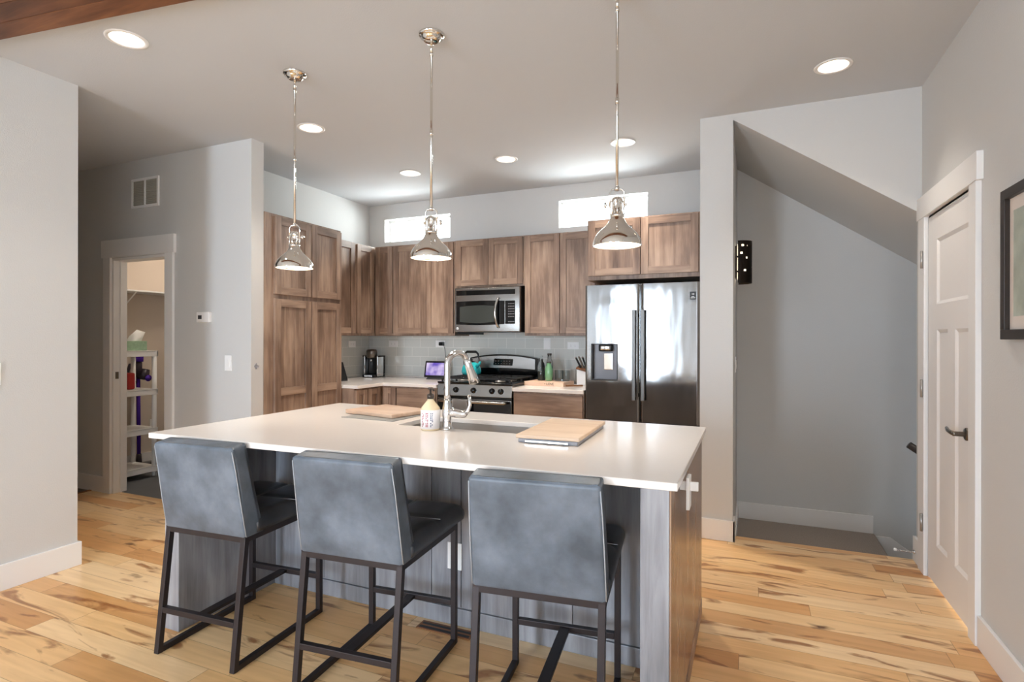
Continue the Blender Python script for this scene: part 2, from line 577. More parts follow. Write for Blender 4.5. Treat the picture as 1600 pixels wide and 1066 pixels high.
class MB:
    def __init__(self, M=None):
        self.bm = bmesh.new()
        self.M = M or Matrix.Identity(4)

    def _add(self, verts, faces, mi=0, smooth=False):
        vs = [self.bm.verts.new(self.M @ Vector(v)) for v in verts]
        for f in faces:
            try:
                fc = self.bm.faces.new([vs[i] for i in f])
                fc.material_index = mi
                fc.smooth = smooth
            except ValueError:
                pass
        return vs

    def box(self, x0, x1, y0, y1, z0, z1, bev=0.0, mi=0, seg=2):
        t = bmesh.new()
        v = [t.verts.new(p) for p in ((x0, y0, z0), (x1, y0, z0), (x1, y1, z0), (x0, y1, z0),
                                      (x0, y0, z1), (x1, y0, z1), (x1, y1, z1), (x0, y1, z1))]
        for f in ((3, 2, 1, 0), (4, 5, 6, 7), (0, 1, 5, 4), (1, 2, 6, 5), (2, 3, 7, 6), (3, 0, 4, 7)):
            t.faces.new([v[i] for i in f])
        if bev:
            bmesh.ops.bevel(t, geom=t.edges[:], offset=bev, segments=seg, profile=.6, affect='EDGES')
        self.take(t, mi, smooth=bool(bev) and seg > 2)
        return self

    def take(self, t, mi=0, smooth=False):
        t.verts.index_update()
        self._add([v.co.copy() for v in t.verts], [[v.index for v in f.verts] for f in t.faces], mi, smooth)
        t.free()

    def hexa(self, pts, bev=0.0, mi=0, seg=2, smooth=False):
        """8 points: bottom ring of 4 then top ring of 4"""
        t = bmesh.new()
        v = [t.verts.new(p) for p in pts]
        for f in ((3, 2, 1, 0), (4, 5, 6, 7), (0, 1, 5, 4), (1, 2, 6, 5), (2, 3, 7, 6), (3, 0, 4, 7)):
            t.faces.new([v[i] for i in f])
        if bev:
            bmesh.ops.bevel(t, geom=t.edges[:], offset=bev, segments=seg, profile=.55, affect='EDGES')
        self.take(t, mi, smooth)
        return self

    def prism(self, poly, axis, a, b, mi=0, bev=0.0):
        def P(p, t):
            return {'X': (t, p[0], p[1]), 'Y': (p[0], t, p[1]), 'Z': (p[0], p[1], t)}[axis]
        n = len(poly)
        t = bmesh.new()
        lo = [t.verts.new(P(p, a)) for p in poly]
        hi = [t.verts.new(P(p, b)) for p in poly]
        t.faces.new(lo[::-1])
        t.faces.new(hi)
        for i in range(n):
            t.faces.new([lo[i], lo[(i + 1) % n], hi[(i + 1) % n], hi[i]])
        bmesh.ops.recalc_face_normals(t, faces=t.faces[:])
        if bev:
            bmesh.ops.bevel(t, geom=t.edges[:], offset=bev, segments=2, profile=.6, affect='EDGES')
        self.take(t, mi)
        return self

    def lathe(self, prof, c=(0, 0, 0), seg=28, mi=0, axis='Z', smooth=True, a0=0, a1=2 * PI, sx=1, sy=1):
        full = abs(a1 - a0 - 2 * PI) < 1e-6
        n = seg if full else seg + 1
        vs, fs = [], []
        for r, h in prof:
            for i in range(n):
                a = a0 + (a1 - a0) * i / seg
                p = (r * math.cos(a) * sx, r * math.sin(a) * sy, h)
                if axis == 'X':
                    p = (p[2], p[0], p[1])
                elif axis == 'Y':
                    p = (p[0], p[2], p[1])
                vs.append((p[0] + c[0], p[1] + c[1], p[2] + c[2]))
        for k in range(len(prof) - 1):
            for i in range(seg):
                j = (i + 1) % n
                fs.append((k * n + i, k * n + j, (k + 1) * n + j, (k + 1) * n + i))
        t = bmesh.new()
        tv = [t.verts.new(v) for v in vs]
        for f in fs:
            try:
                t.faces.new([tv[i] for i in f])
            except ValueError:
                pass
        bmesh.ops.remove_doubles(t, verts=t.verts[:], dist=1e-6)
        bmesh.ops.recalc_face_normals(t, faces=t.faces[:])
        self.take(t, mi, smooth)
        return self

    def tube(self, path, r, seg=12, mi=0, cap=True, smooth=True):
        pts = [Vector(p) for p in path]
        rr = r if isinstance(r, (list, tuple)) else [r] * len(pts)
        vs, fs = [], []
        up = None
        for i, p in enumerate(pts):
            d = (pts[min(i + 1, len(pts) - 1)] - pts[max(i - 1, 0)]).normalized()
            if up is None:
                up = Vector((0, 0, 1)) if abs(d.z) < .9 else Vector((1, 0, 0))
            s = d.cross(up).normalized()
            up = s.cross(d).normalized()
            for k in range(seg):
                a = 2 * PI * k / seg
                vs.append(p + (s * math.cos(a) + up * math.sin(a)) * rr[i])
        for i in range(len(pts) - 1):
            for k in range(seg):
                j = (k + 1) % seg
                fs.append((i * seg + k, i * seg + j, (i + 1) * seg + j, (i + 1) * seg + k))
        if cap:
            fs.append(tuple(range(seg))[::-1])
            fs.append(tuple((len(pts) - 1) * seg + k for k in range(seg)))
        t = bmesh.new()
        tv = [t.verts.new(v) for v in vs]
        for f in fs:
            t.faces.new([tv[i] for i in f])
        bmesh.ops.recalc_face_normals(t, faces=t.faces[:])
        self.take(t, mi, smooth)
        return self

    def bar(self, a, b, w, h, up=(0, 0, 1), mi=0, bev=.002):
        a, b = Vector(a), Vector(b)
        d = (b - a).normalized()
        u = Vector(up)
        s = d.cross(u).normalized()
        u = s.cross(d).normalized()
        pts = []
        for e in (a, b):
            for sx, sy in ((-1, -1), (1, -1), (1, 1), (-1, 1)):
                pts.append(e + s * (sx * w / 2) + u * (sy * h / 2))
        self.hexa(pts, bev, mi)
        return self

    def sphere(self, c, r, mi=0, sx=1, sy=1, sz=1, seg=16):
        prof = [(r * math.sin(PI * i / 10), -r * math.cos(PI * i / 10) * sz) for i in range(11)]
        self.lathe(prof, c, seg, mi, sx=sx, sy=sy)
        return self

    def build(self, name, mats, parent=None, kind=None):
        org = Vector((0, 0, 0))
        p = parent
        while p is not None:
            if p.name in ORG:
                org += ORG[p.name]
            p = p.parent
        if parent is None:
            # a thing that is one mesh: origin at its base centre
            xs = [v.co.x for v in self.bm.verts]
            ys = [v.co.y for v in self.bm.verts]
            zs = [v.co.z for v in self.bm.verts]
            org = Vector(((min(xs) + max(xs)) / 2, (min(ys) + max(ys)) / 2, min(zs)))
        me = bpy.data.meshes.new(name)
        bmesh.ops.recalc_face_normals(self.bm, faces=self.bm.faces[:])
        bmesh.ops.translate(self.bm, verts=self.bm.verts[:], vec=-org)
        self.bm.to_mesh(me)
        self.bm.free()
        if not isinstance(mats, (list, tuple)):
            mats = [mats]
        for m in mats:
            me.materials.append(MATS[m])
        o = bpy.data.objects.new(name, me)
        COL.objects.link(o)
        if parent is None:
            o.location = org
            ORG[o.name] = org
        else:
            o.parent = parent
        if kind:
            o['kind'] = kind
        return o


def tag(o, label, cat, group=None):
    o['label'] = label
    o['category'] = cat
    if group:
        o['group'] = group
    return o


def thing(name, label, cat, org=(0, 0, 0), group=None):
    o = bpy.data.objects.new(name, None)
    COL.objects.link(o)
    o.empty_display_size = .05
    o.location = org
    ORG[o.name] = Vector(org)
    tag(o, label, cat, group)
    return o


def dup(root, loc, rotz=0.0, label=None):
    def cp(o, parent):
        c = o.copy()
        COL.objects.link(c)
        c.parent = parent
        for ch in o.children:
            cp(ch, c)
        return c
    r = cp(root, None)
    r.location = loc
    r.rotation_euler = (0, 0, rotz)
    ORG[r.name] = Vector(loc)
    if label:
        r['label'] = label
    return r


def struct(o):
    o['kind'] = 'structure'
    return o


def frame_m(o, u, v, n):
    return Matrix(((u[0], v[0], n[0], o[0]), (u[1], v[1], n[1], o[1]), (u[2], v[2], n[2], o[2]), (0, 0, 0, 1)))


def FACE_Y(x, y, z):      # faces -Y (towards the camera)
    return frame_m((x, y, z), (1, 0, 0), (0, 0, 1), (0, -1, 0))


def FACE_X(x, y, z):      # faces +X
    return frame_m((x, y, z), (0, 1, 0), (0, 0, 1), (1, 0, 0))


def FACE_NX(x, y, z):     # faces -X
    return frame_m((x, y, z), (0, -1, 0), (0, 0, 1), (-1, 0, 0))


def shaker(M, w, h, t=.020, rail=.058, panels=1, split=None):
    """shaker door lying in the local u,v plane: stiles, rails, recessed panel"""
    m = MB(M)
    m.box(0, rail, 0, h, 0, t, .0015, 0)
    m.box(w - rail, w, 0, h, 0, t, .0015, 0)
    m.box(rail, w - rail, h - rail, h, 0, t, .0015, 1)
    m.box(rail, w - rail, 0, rail, 0, t, .0015, 1)
    lo = rail
    if split:
        m.box(rail, w - rail, split - rail / 2, split + rail / 2, 0, t, .0015, 1)
    m.box(rail - .001, w - rail + .001, lo - .001, h - rail + .001, 0.001, t - .011, 0, 0)
    return m


def slab(M, w, h, t=.020, mi=1):
    m = MB(M)
    m.box(0, w, 0, h, 0, t, .002, mi)
    return m


def grid_wall(axis, pos, th, u0, u1, v0, v1, holes, M=None):
    """a wall plate with rectangular holes. axis 'Y': u=x v=z at y in [pos,pos+th]; axis 'X': u=y v=z; axis 'Z': u=x v=y"""
    us = sorted({u0, u1, *[h[0] for h in holes], *[h[1] for h in holes]})
    vs = sorted({v0, v1, *[h[2] for h in holes], *[h[3] for h in holes]})

    def P(u, v, w):
        return {'Y': (u, w, v), 'X': (w, u, v), 'Z': (u, v, w)}[axis]
    bm = bmesh.new()
    vd = {}

    def V(u, v, w):
        k = (round(u, 5), round(v, 5), round(w, 5))
        if k not in vd:
            vd[k] = bm.verts.new(P(u, v, w))
        return vd[k]

    def solid(i, j):
        if i < 0 or j < 0 or i >= len(us) - 1 or j >= len(vs) - 1:
            return False
        cu, cv = (us[i] + us[i + 1]) / 2, (vs[j] + vs[j + 1]) / 2
        return not any(h[0] < cu < h[1] and h[2] < cv < h[3] for h in holes)
    a, b = pos, pos + th
    for i in range(len(us) - 1):
        for j in range(len(vs) - 1):
            if not solid(i, j):
                continue
            p, q, r, s = us[i], us[i + 1], vs[j], vs[j + 1]
            bm.faces.new([V(p, r, a), V(q, r, a), V(q, s, a), V(p, s, a)])
            bm.faces.new([V(p, r, b), V(p, s, b), V(q, s, b), V(q, r, b)])
            if not solid(i - 1, j):
                bm.faces.new([V(p, r, a), V(p, s, a), V(p, s, b), V(p, r, b)])
            if not solid(i + 1, j):
                bm.faces.new([V(q, r, a), V(q, r, b), V(q, s, b), V(q, s, a)])
            if not solid(i, j - 1):
                bm.faces.new([V(p, r, a), V(p, r, b), V(q, r, b), V(q, r, a)])
            if not solid(i, j + 1):
                bm.faces.new([V(p, s, a), V(q, s, a), V(q, s, b), V(p, s, b)])
    m = MB()
    m.bm.free()
    m.bm = bm
    return m


# ================================================================== STRUCTURE
m = MB()
m.box(-5.33, XR + .1, BACK_Y - .1, 3.10, -.12, 0)
m.box(XK - .1, XR + .1, 3.10, 4.085, -.12, 0)
m.box(XK - .1, XP1 - .02, 4.085, YB + .1, -.12, 0)
struct(m.build('floor', 'floor'))
m = MB()
m.box(-7.3, -5.33, 1.9, 3.2, -.12, -.004)
struct(m.build('floor_hall', 'carpet_dark'))
m = MB()
m.box(-5.36, -5.325, YNL + .01, YH - .01, -.004, .006, .003)
struct(m.build('trim_1', 'brown_wood'))
m = MB()
m.box(-7.3, -4.10, 3.10, 5.3, -.12, -.003)
struct(m.build('floor_laundry', 'vinyl'))
# stair: one riser down to a carpeted landing, then steps descending to the right
m = MB()
m.box(XP1 - .02, .90, 4.087, YB, -.40, -.185, .02, 0, 3)
for k in range(6):
    m.box(.90 + .26 * k - .03, .90 + .26 * (k + 1), 4.20, YB, -.60 - .19 * k, -.185 - .19 * (k + 1), .02, 0, 3)
struct(m.build('floor_stair', 'carpet'))

# ceiling with round openings for the recessed lights
CANS = [(-2.866, 1.785), (-2.871, 3.056), (-2.829, 4.24), (-1.872, 4.225), (-0.896, 4.21), (0.411, 3.479)]
CAN_R = .078


def ceiling():
    bm = bmesh.new()
    N = 32
    xs0, xs1, ys0, ys1 = -7.3, 3.2, BACK_Y - .1, YB + .15
    outer = [bm.verts.new(p) for p in ((xs0, ys0, ZC), (xs1, ys0, ZC), (xs1, ys1, ZC), (xs0, ys1, ZC))]
    edges = [bm.edges.new((outer[i], outer[(i + 1) % 4])) for i in range(4)]
    for cx, cy in CANS:
        ring = [bm.verts.new((cx + CAN_R * math.cos(2 * PI * i / N), cy + CAN_R * math.sin(2 * PI * i / N), ZC)) for i in range(N)]
        edges += [bm.edges.new((ring[i], ring[(i + 1) % N])) for i in range(N)]
    bmesh.ops.triangle_fill(bm, use_beauty=True, use_dissolve=False, edges=edges)
    # drop any triangles inside the openings
    kill = [f for f in bm.faces if any((f.calc_center_median().x - cx) ** 2 + (f.calc_center_median().y - cy) ** 2 < (CAN_R * .93) ** 2 and all((v.co.x - cx) ** 2 + (v.co.y - cy) ** 2 < (CAN_R * 1.05) ** 2 for v in f.verts) for cx, cy in CANS)]
    bmesh.ops.delete(bm, geom=kill, context='FACES')
    r = bmesh.ops.extrude_face_region(bm, geom=bm.faces[:])
    bmesh.ops.translate(bm, verts=[g for g in r['geom'] if isinstance(g, bmesh.types.BMVert)], vec=(0, 0, .16))
    m = MB()
    m.bm.free()
    m.bm = bm
    return struct(m.build('ceiling', 'ceiling'))


ceiling()

# walls
WIN = [(-3.776, -2.938, 2.418, 2.672), (-1.724, -0.868, 2.424, 2.688)]
m = grid_wall('Y', YB, .15, -4.2, 3.2, -2.4, ZC, WIN)
struct(m.build('wall_back', 'wall'))
m = MB()
m.box(XK - .12, XK, YH + .113, YB, 0, ZC)
struct(m.build('wall_kitchen_left', 'wall'))
m = MB()
m.box(XK - .12, XS, YH, YH + .113, 0, ZC)
struct(m.build('wall_return', 'wall'))
m = grid_wall('Y', YH, .113, -7.3, XK - .12, 0, ZC, [(-5.07, -4.37, -1, 2.03)])
struct(m.build('wall_hall', 'wall'))
m = MB()
m.box(XNL - .13, XNL, BACK_Y, YNL, 0, ZC)
m.box(-7.3, XNL - .13, YNL - .12, YNL, 0, ZC)
struct(m.build('wall_left', 'wall'))
m = MB()
m.box(-7.3, -7.2, YNL, YH, 0, ZC)
struct(m.build('wall_hall_end', 'wall'))
m = MB()
m.box(-6.02, -5.90, YH + .113, 5.3, 0, ZC)
m.box(-5.90, XK - .12, 5.2, 5.3, 0, ZC)
struct(m.build('wall_laundry', 'tan_wall'))
m = MB()
m.box(XP0, XP1, YP, YB, -.3, ZC)
struct(m.build('wall_pillar', 'wall'))
m = grid_wall('X', XR, .12, BACK_Y, 4.07, 0, ZC, [(3.135, 3.820, -1, 2.032), (RIGHT_FILL_WINDOW[0], RIGHT_FILL_WINDOW[1], .25, 2.45)])
struct(m.build('wall_right', 'wall'))
m = grid_wall('Y', BACK_Y - .12, .12, XNL - .13, XR + .12, 0, ZC, [(a, b, .06, 2.47) for a, b, _ in BACK_WINDOWS])
struct(m.build('wall_rear', 'wall'))
# closet behind the panelled door and the stair enclosure
m = MB()
m.box(XR + .12, 3.2, 4.07, 4.19, -2.4, ZC)
struct(m.build('wall_stair_near', 'wall'))
m = MB()
m.box(3.1, 3.2, 4.19, YB, -2.4, ZC)
struct(m.build('wall_stair_end', 'wall'))
m = MB()
m.box(XP1 - .05, XP1, 4.085, YB, -2.4, -.0)
m.box(XP1 - .05, XR, 4.06, 4.086, -2.4, -.12)
struct(m.build('wall_stair_foot', 'wall'))
# header over the stair opening, with the raking soffit of the flight above
SL = -.690
zs = lambda x: 2.800 + (x - XP1) * SL
m = MB()
m.prism([(XP1, zs(XP1)), (XR + .005, zs(XR + .005)), (XR + .005, ZC), (XP1, ZC)], 'Y', YP, 4.07)
struct(m.build('wall_stair_header', 'wall'))
m = MB()
m.prism([(XP1, zs(XP1)), (3.1, zs(3.1)), (3.1, zs(3.1) + .14), (XP1 + .2, ZC), (XP1, ZC)], 'Y', 4.0705, YB - .013)
struct(m.build('wall_stair_soffit', 'wall'))
m = MB()
m.box(XP1 + .0005, 3.1, YB - .012, YB - .0005, -2.3, ZC - .0005)
struct(m.build('wall_stair_back', 'wall'))

# baseboards
BH, BT = .138, .016


def bb(name, boxes, **k):
    m = MB()
    for b in boxes:
        m.box(*b, .003)
    return struct(m.build(name, 'trim', **k))


bb('baseboard_left', [(XNL, XNL + BT, BACK_Y, YNL + BT, 0, BH), (XNL - .13, XNL, YNL, YNL + BT, 0, BH)])
bb('baseboard_hall', [(-7.2, -5.165, YH - BT, YH, 0, BH), (-4.275, XS, YH - BT, YH, 0, BH)])
bb('baseboard_return', [(XS, XS + BT, YH - BT, YH + .11, 0, BH)])
bb('baseboard_pillar', [(XP0 - .012, XP1 + BT, YP - BT, YP, 0, BH), (XP1, XP1 + BT, YP - BT, 4.08, 0, BH), (XP1, XP1 + BT, 4.08, YB, -.185, BH - .185)])
bb('baseboard_stair', [(XP1 + BT, .885, YB - BT - .012, YB - .012, -.185, BH - .185)])
m = MB()
m.prism([(.885, -.20), (1.00, -.20), (2.4, -1.22), (2.4, -1.42), (.97, -.38), (.885, -.34)], 'Y', YB - BT - .012, YB - .012)
struct(m.build('trim_2', 'trim'))
bb('baseboard_right', [(XR - BT, XR, BACK_Y, 3.036, 0, BH), (XR - BT, XR, 3.955, 4.085, 0, BH + .01)])
bb('baseboard_laundry', [(-5.90, -5.884, YH + .12, 5.2, 0, .13)])

# timber beam along the ceiling, upper left
bdir = Vector((1.202, .158, 0)).normalized()
bn = Vector((-bdir.y, bdir.x, 0))
p0 = Vector((-3.370, 1.500, 0)) - bdir * .32
p1 = p0 + bdir * 4.3
m = MB()
for k in range(3):
    a = p0 - bn * (.105 * k + .0)
    b = p1 - bn * (.105 * k + .0)
    pts = []
    for zz in (2.798, ZC):
        for q in (a - bn * .103, b - bn * .103, b, a):
            pts.append((q.x, q.y, zz))
    m.hexa(pts, .003)
struct(m.build('trim_3', 'beam_wood'))

# clerestory windows
for i, (x0, x1, z0, z1) in enumerate(WIN):
    m = MB()
    y0, y1 = YB + .095, YB + .14
    fw = .022
    m.box(x0, x1, y0, y1, z1 - fw, z1, .002)
    m.box(x0, x1, y0, y1, z0, z0 + fw, .002)
    m.box(x0, x0 + fw, y0, y1, z0 + fw, z1 - fw, .002)
    m.box(x1 - fw, x1, y0, y1, z0 + fw, z1 - fw, .002)
    o = struct(m.build('window_%d' % (i + 1), 'white_plastic'))
    m = MB()
    m.box(x0 + fw, x1 - fw, y0 + .018, y0 + .024, z0 + fw, z1 - fw)
    m.build('pane', 'pane', o)
# living-room windows behind the camera
n = 3
for (x0, x1, _) in BACK_WINDOWS:
    m = MB()
    for a in ((x0, x1, 2.41, 2.47), (x0, x1, .06, .12), (x0, x0 + .05, .12, 2.41), (x1 - .05, x1, .12, 2.41)):
        m.box(a[0], a[1], BACK_Y - .10, BACK_Y - .04, a[2], a[3], .002)
    struct(m.build('window_%d' % n, 'white_plastic'))
    n += 1
m = MB()  # frame of the added right-hand fill window
for a in ((RIGHT_FILL_WINDOW[0], RIGHT_FILL_WINDOW[1], 2.39, 2.45), (RIGHT_FILL_WINDOW[0], RIGHT_FILL_WINDOW[1], .25, .31), (RIGHT_FILL_WINDOW[0], RIGHT_FILL_WINDOW[0] + .05, .31, 2.39), (RIGHT_FILL_WINDOW[1] - .05, RIGHT_FILL_WINDOW[1], .31, 2.39)):
    m.box(XR + .03, XR + .09, a[0], a[1], a[2], a[3], .002)
struct(m.build('window_%d' % n, 'white_plastic'))

# hall doorway casing and jamb
m = MB()
m.box(-5.165, -5.07, YH - .02, YH, 0, 2.035, .002)
m.box(-4.37, -4.275, YH - .02, YH, 0, 2.035, .002)
m.box(-5.185, -4.255, YH - .024, YH, 2.035, 2.185, .002)
m.box(-5.07, -5.05, YH, YH + .113, 0, 2.03)
m.box(-4.39, -4.37, YH, YH + .113, 0, 2.03)
m.box(-5.05, -4.39, YH, YH + .113, 2.01, 2.03)
m.box(-5.05, -5.035, YH + .05, YH + .065, 0, 2.01)
o = struct(m.build('trim_4', 'trim'))
m = MB()
m.box(-5.05, -5.047, YH + .015, YH + .042, .99, 1.05, .001)
m.build('strike_plate', 'dark_nickel', o)

# right wall door: casing, leaf, hinges, lever
m = MB()
m.box(XR - .022, XR, 3.040, 3.128, 0, 2.042, .002)
m.box(XR - .022, XR, 3.832, 3.950, 0, 2.042, .002)
m.box(XR - .026, XR, 3.018, 3.972, 2.042, 2.168, .002)
m.box(XR, XR + .12, 3.135 - .012, 3.137, 0, 2.032)
m.box(XR, XR + .12, 3.818, 3.832, 0, 2.032)
m.box(XR, XR + .12, 3.135, 3.82, 2.030, 2.042)
struct(m.build('trim_5', 'trim'))


def door_leaf():
    y0, y1, z0, z1 = 3.141, 3.815, .012, 2.026
    W, H = y1 - y0, z1 - z0
    xf = XR - .004
    Mx = FACE_NX(xf, y1, z0)     # u runs -Y from the hinge side, n = -X
    m = MB(Mx)
    pan = [(.152, .638 - .01, 1.535, 1.888)]
    pan += [(.155, .335, .228, 1.398), (.447, .628, .228, 1.398)]
    # front plate with openings
    us = [0, W]
    t = grid_wall('Z', -.03, .03, 0, W, 0, H, [(a, b, c - z0, d - z0) for a, b, c, d in pan])
    vs = [v.co.copy() for v in t.bm.verts]
    t.bm.verts.index_update()
    m._add(vs, [[v.index for v in f.verts] for f in t.bm.faces])
    t.bm.free()
    for a, b, c, d in pan:
        c -= z0
        d -= z0
        e = .018
        # sloping sticking and flat panel
        ring0 = [(a, c, 0), (b, c, 0), (b, d, 0), (a, d, 0)]
        ring1 = [(a + e, c + e, -.009), (b - e, c + e, -.009), (b - e, d - e, -.009), (a + e, d - e, -.009)]
        m._add(ring0 + ring1, [(0, 1, 5, 4), (1, 2, 6, 5), (2, 3, 7, 6), (3, 0, 4, 7), (4, 5, 6, 7)])
    o = struct(m.build('door_1', 'door_white'))
    for z in (.30, 1.065, 1.80):
        h = MB()
        h.box(XR - .030, XR - .004, 3.836, 3.868, z - .045, z + .045, .002)
        h.lathe([(0, -.05), (.007, -.05), (.007, .05), (0, .05)], (XR - .031, 3.836, z), 10)
        h.build('hinge', 'hinge_nickel', o)
    h = MB()
    yk, zk = 3.196, .905
    h.lathe([(0, 0), (.030, 0), (.030, -.006), (.026, -.010), (0, -.010)], (xf, yk, zk), 20, axis='X')
    h.lathe([(.012, -.008), (.011, -.05), (.012, -.056), (0, -.056)], (xf, yk, zk), 14, axis='X')
    h.tube([(xf - .050, yk, zk), (xf - .054, yk + .03, zk + .001), (xf - .054, yk + .075, zk + .004), (xf - .046, yk + .125, zk + .010)], [.011, .010, .009, .007], 10)
    h.build('door_handle', 'dark_nickel', o)
    return o


door_leaf()

# ground and neighbour's wall outside the clerestory
m = MB()
m.box(-12, 10, YB + .3, 14, -.4, -.3)
struct(m.build('ground', 'ground'))
nb = thing('neighbour_house', 'pale lap-sided house wall seen through the two high kitchen windows', 'house', (-2, 9.0, -.3))
m = MB()
for k in range(34):
    z = -.3 + .2 * k
    m.prism([(8.8, z), (9.3, z), (9.3, z + .2), (8.82, z + .2)], 'X', -10, 6)
m.build('siding', 'siding', nb)

# ================================================================== KITCHEN CABINETS
WV = ['wood_v', 'wood_h']
WVY = ['wood_v', 'wood_y']
UZ0, UZ1 = 1.372, 2.312
DZ0, DZ1 = 1.395, 2.300


def upper_back(name, label, x0, x1, z0, z1, doors, yf=4.842, dz=None):
    t = thing(name, label, 'cabinet', ((x0 + x1) / 2, (yf + YB) / 2, z0))
    m = MB()
    m.box(x0, x1, yf, YB - .002, z0, z1, .001)
    m.build('cabinet_body', WV, t)
    a, b = dz or (z0 + .023, z1 - .012)
    for (u0, u1) in doors:
        shaker(FACE_Y(u0, yf, a), u1 - u0, b - a).build('door', WV, t)
    return t


upper_back('wall_cabinet', 'narrow one-door wall cabinet in the corner of the back wall', -3.662, -3.430, UZ0, UZ1, [(-3.650, -3.438)])
upper_back('wall_cabinet', 'two-door wall cabinet left of the microwave, above the smart display', -3.428, -2.702, UZ0, UZ1, [(-3.420, -3.030), (-3.026, -2.712)])
upper_back('wall_cabinet', 'short two-door cabinet directly above the microwave', -2.700, -1.955, 1.842, UZ1 + .003, [(-2.682, -2.328), (-2.324, -1.968)], dz=(1.860, 2.305))
upper_back('wall_cabinet', 'tall two-door wall cabinet between the microwave and the fridge', -1.953, -1.262, UZ0, UZ1 + .003, [(-1.945, -1.606), (-1.600, -1.272)], dz=(DZ0, 2.305))
upper_back('fridge_cabinet', 'deep two-door cabinet over the refrigerator', -1.252, -.345, 1.828, 2.328, [(-1.240, -.815), (-.809, -.372)], yf=4.500, dz=(1.862, 2.316))


def upper_left(label, y0, y1, d0, d1):
    t = thing('wall_cabinet', label, 'cabinet', ((XK - 3.682) / 2, (y0 + y1) / 2, UZ0))
    m = MB()
    m.box(XK + .002, -3.682, y0, y1, UZ0, UZ1, .001)
    m.build('cabinet_body', WVY, t)
    shaker(FACE_X(-3.682, d0, DZ0), d1 - d0, DZ1 - DZ0).build('door', WVY, t)


upper_left('left-wall cabinet door nearest the tall pantry', 4.022, 4.526, 4.070, 4.508)
upper_left('left-wall cabinet door next to the room corner', 4.528, YB - .002, 4.548, 4.818)

# pantry
t = thing('pantry_cabinet', 'tall brown stained pantry cabinet with four shaker doors at left', 'pantry', (-3.70, 3.58, 0))
m = MB()
m.box(XK + .002, -3.425, 3.155, 4.018, .0, 2.318, .001)
m.build('cabinet_body', WVY, t)
for (d0, d1) in ((3.243, 3.630), (3.640, 4.006)):
    shaker(FACE_X(-3.425, d0, 1.690), d1 - d0, 2.300 - 1.690, .021, .062).build('door', WVY, t)
    shaker(FACE_X(-3.425, d0, .12), d1 - d0, 1.655 - .12, .021, .062, split=.80).build('door', WVY, t)

# base cabinets
BF = 4.400


def base(name, label, org, body, parts, faces, mats=WV):
    t = thing(name, label, 'cabinet', org)
    m = MB()
    for b in body:
        m.box(*b, .001)
    m.build('cabinet_body', mats, t)
    for kind, M, w, h in parts:
        if kind == 'door':
            shaker(M, w, h, .02, .055).build('door', mats, t)
        else:
            slab(M, w, h).build('drawer', mats, t)
    return t


base('base_cabinet', 'left-wall base cabinet beside the pantry under the white worktop', (-3.6, 4.2, 0),
     [(XK + .002, -3.270, 4.022, BF + .02, .0, CT - .031)],
     [('door', FACE_X(-3.270, 4.026, .12), .155, .755), ('door', FACE_X(-3.270, 4.190, .12), .185, .755)], 0, WVY)
base('base_cabinet', 'corner base cabinet left of the stove with a door and a plain drawer', (-3.1, 4.7, 0),
     [(XK + .002, -2.655, BF + .022, YB - .002, .0, CT - .031)],
     [('door', FACE_Y(-3.238, BF + .022, .12), .140, .755), ('drawer', FACE_Y(-3.085, BF + .022, .66), .420, .215), ('drawer', FACE_Y(-3.085, BF + .022, .40), .420, .25), ('drawer', FACE_Y(-3.085, BF + .022, .12), .420, .27)], 0)
base('base_cabinet', 'base cabinet with a plain drawer front between stove and fridge', (-1.57, 4.7, 0),
     [(-1.885, -1.256, BF + .022, YB - .002, .0, CT - .031)],
     [('drawer', FACE_Y(-1.878, BF + .022, .66), .612, .215), ('door', FACE_Y(-1.878, BF + .022, .12), .303, .53), ('door', FACE_Y(-1.569, BF + .022, .12), .303, .53)], 0)

# worktops
m = MB()
m.prism([(XK + .002, 4.022), (-3.235, 4.022), (-3.235, BF - .005), (-2.648, BF - .005), (-2.648, YB - .012), (XK + .002, YB - .012)], 'Z', CT - .030, CT, bev=.003)
m.box(XK + .012, -2.648, YB - .024, YB - .0115, CT, CT + .014, .002)
o = m.build('worktop', 'quartz')
tag(o, 'white L-shaped quartz worktop in the left corner, under the coffee maker', 'worktop')
m = MB()
m.box(-1.890, -1.254, BF - .005, YB - .012, CT - .030, CT, .003)
o = m.build('worktop', 'quartz')
tag(o, 'short white quartz worktop between stove and fridge', 'worktop')
# backsplash
m = grid_wall('Y', YB - .010, .0095, XK + .011, -1.20, CT + .0145, 1.50, [(XK + .011, -2.700, UZ0 - .002, 1.50), (-1.954, -1.20, UZ0 - .002, 1.50)])
o = m.build('tile_backsplash', 'tile')
tag(o, 'grey glossy tile backsplash along the back wall behind stove and worktops', 'backsplash')
m = MB()
m.box(XK + .0005, XK + .010, 4.022, YB - .011, CT + .0005, UZ0 - .002)
o = m.build('tile_backsplash', 'tile')
tag(o, 'grey glossy tile backsplash on the left wall next to the pantry', 'backsplash')


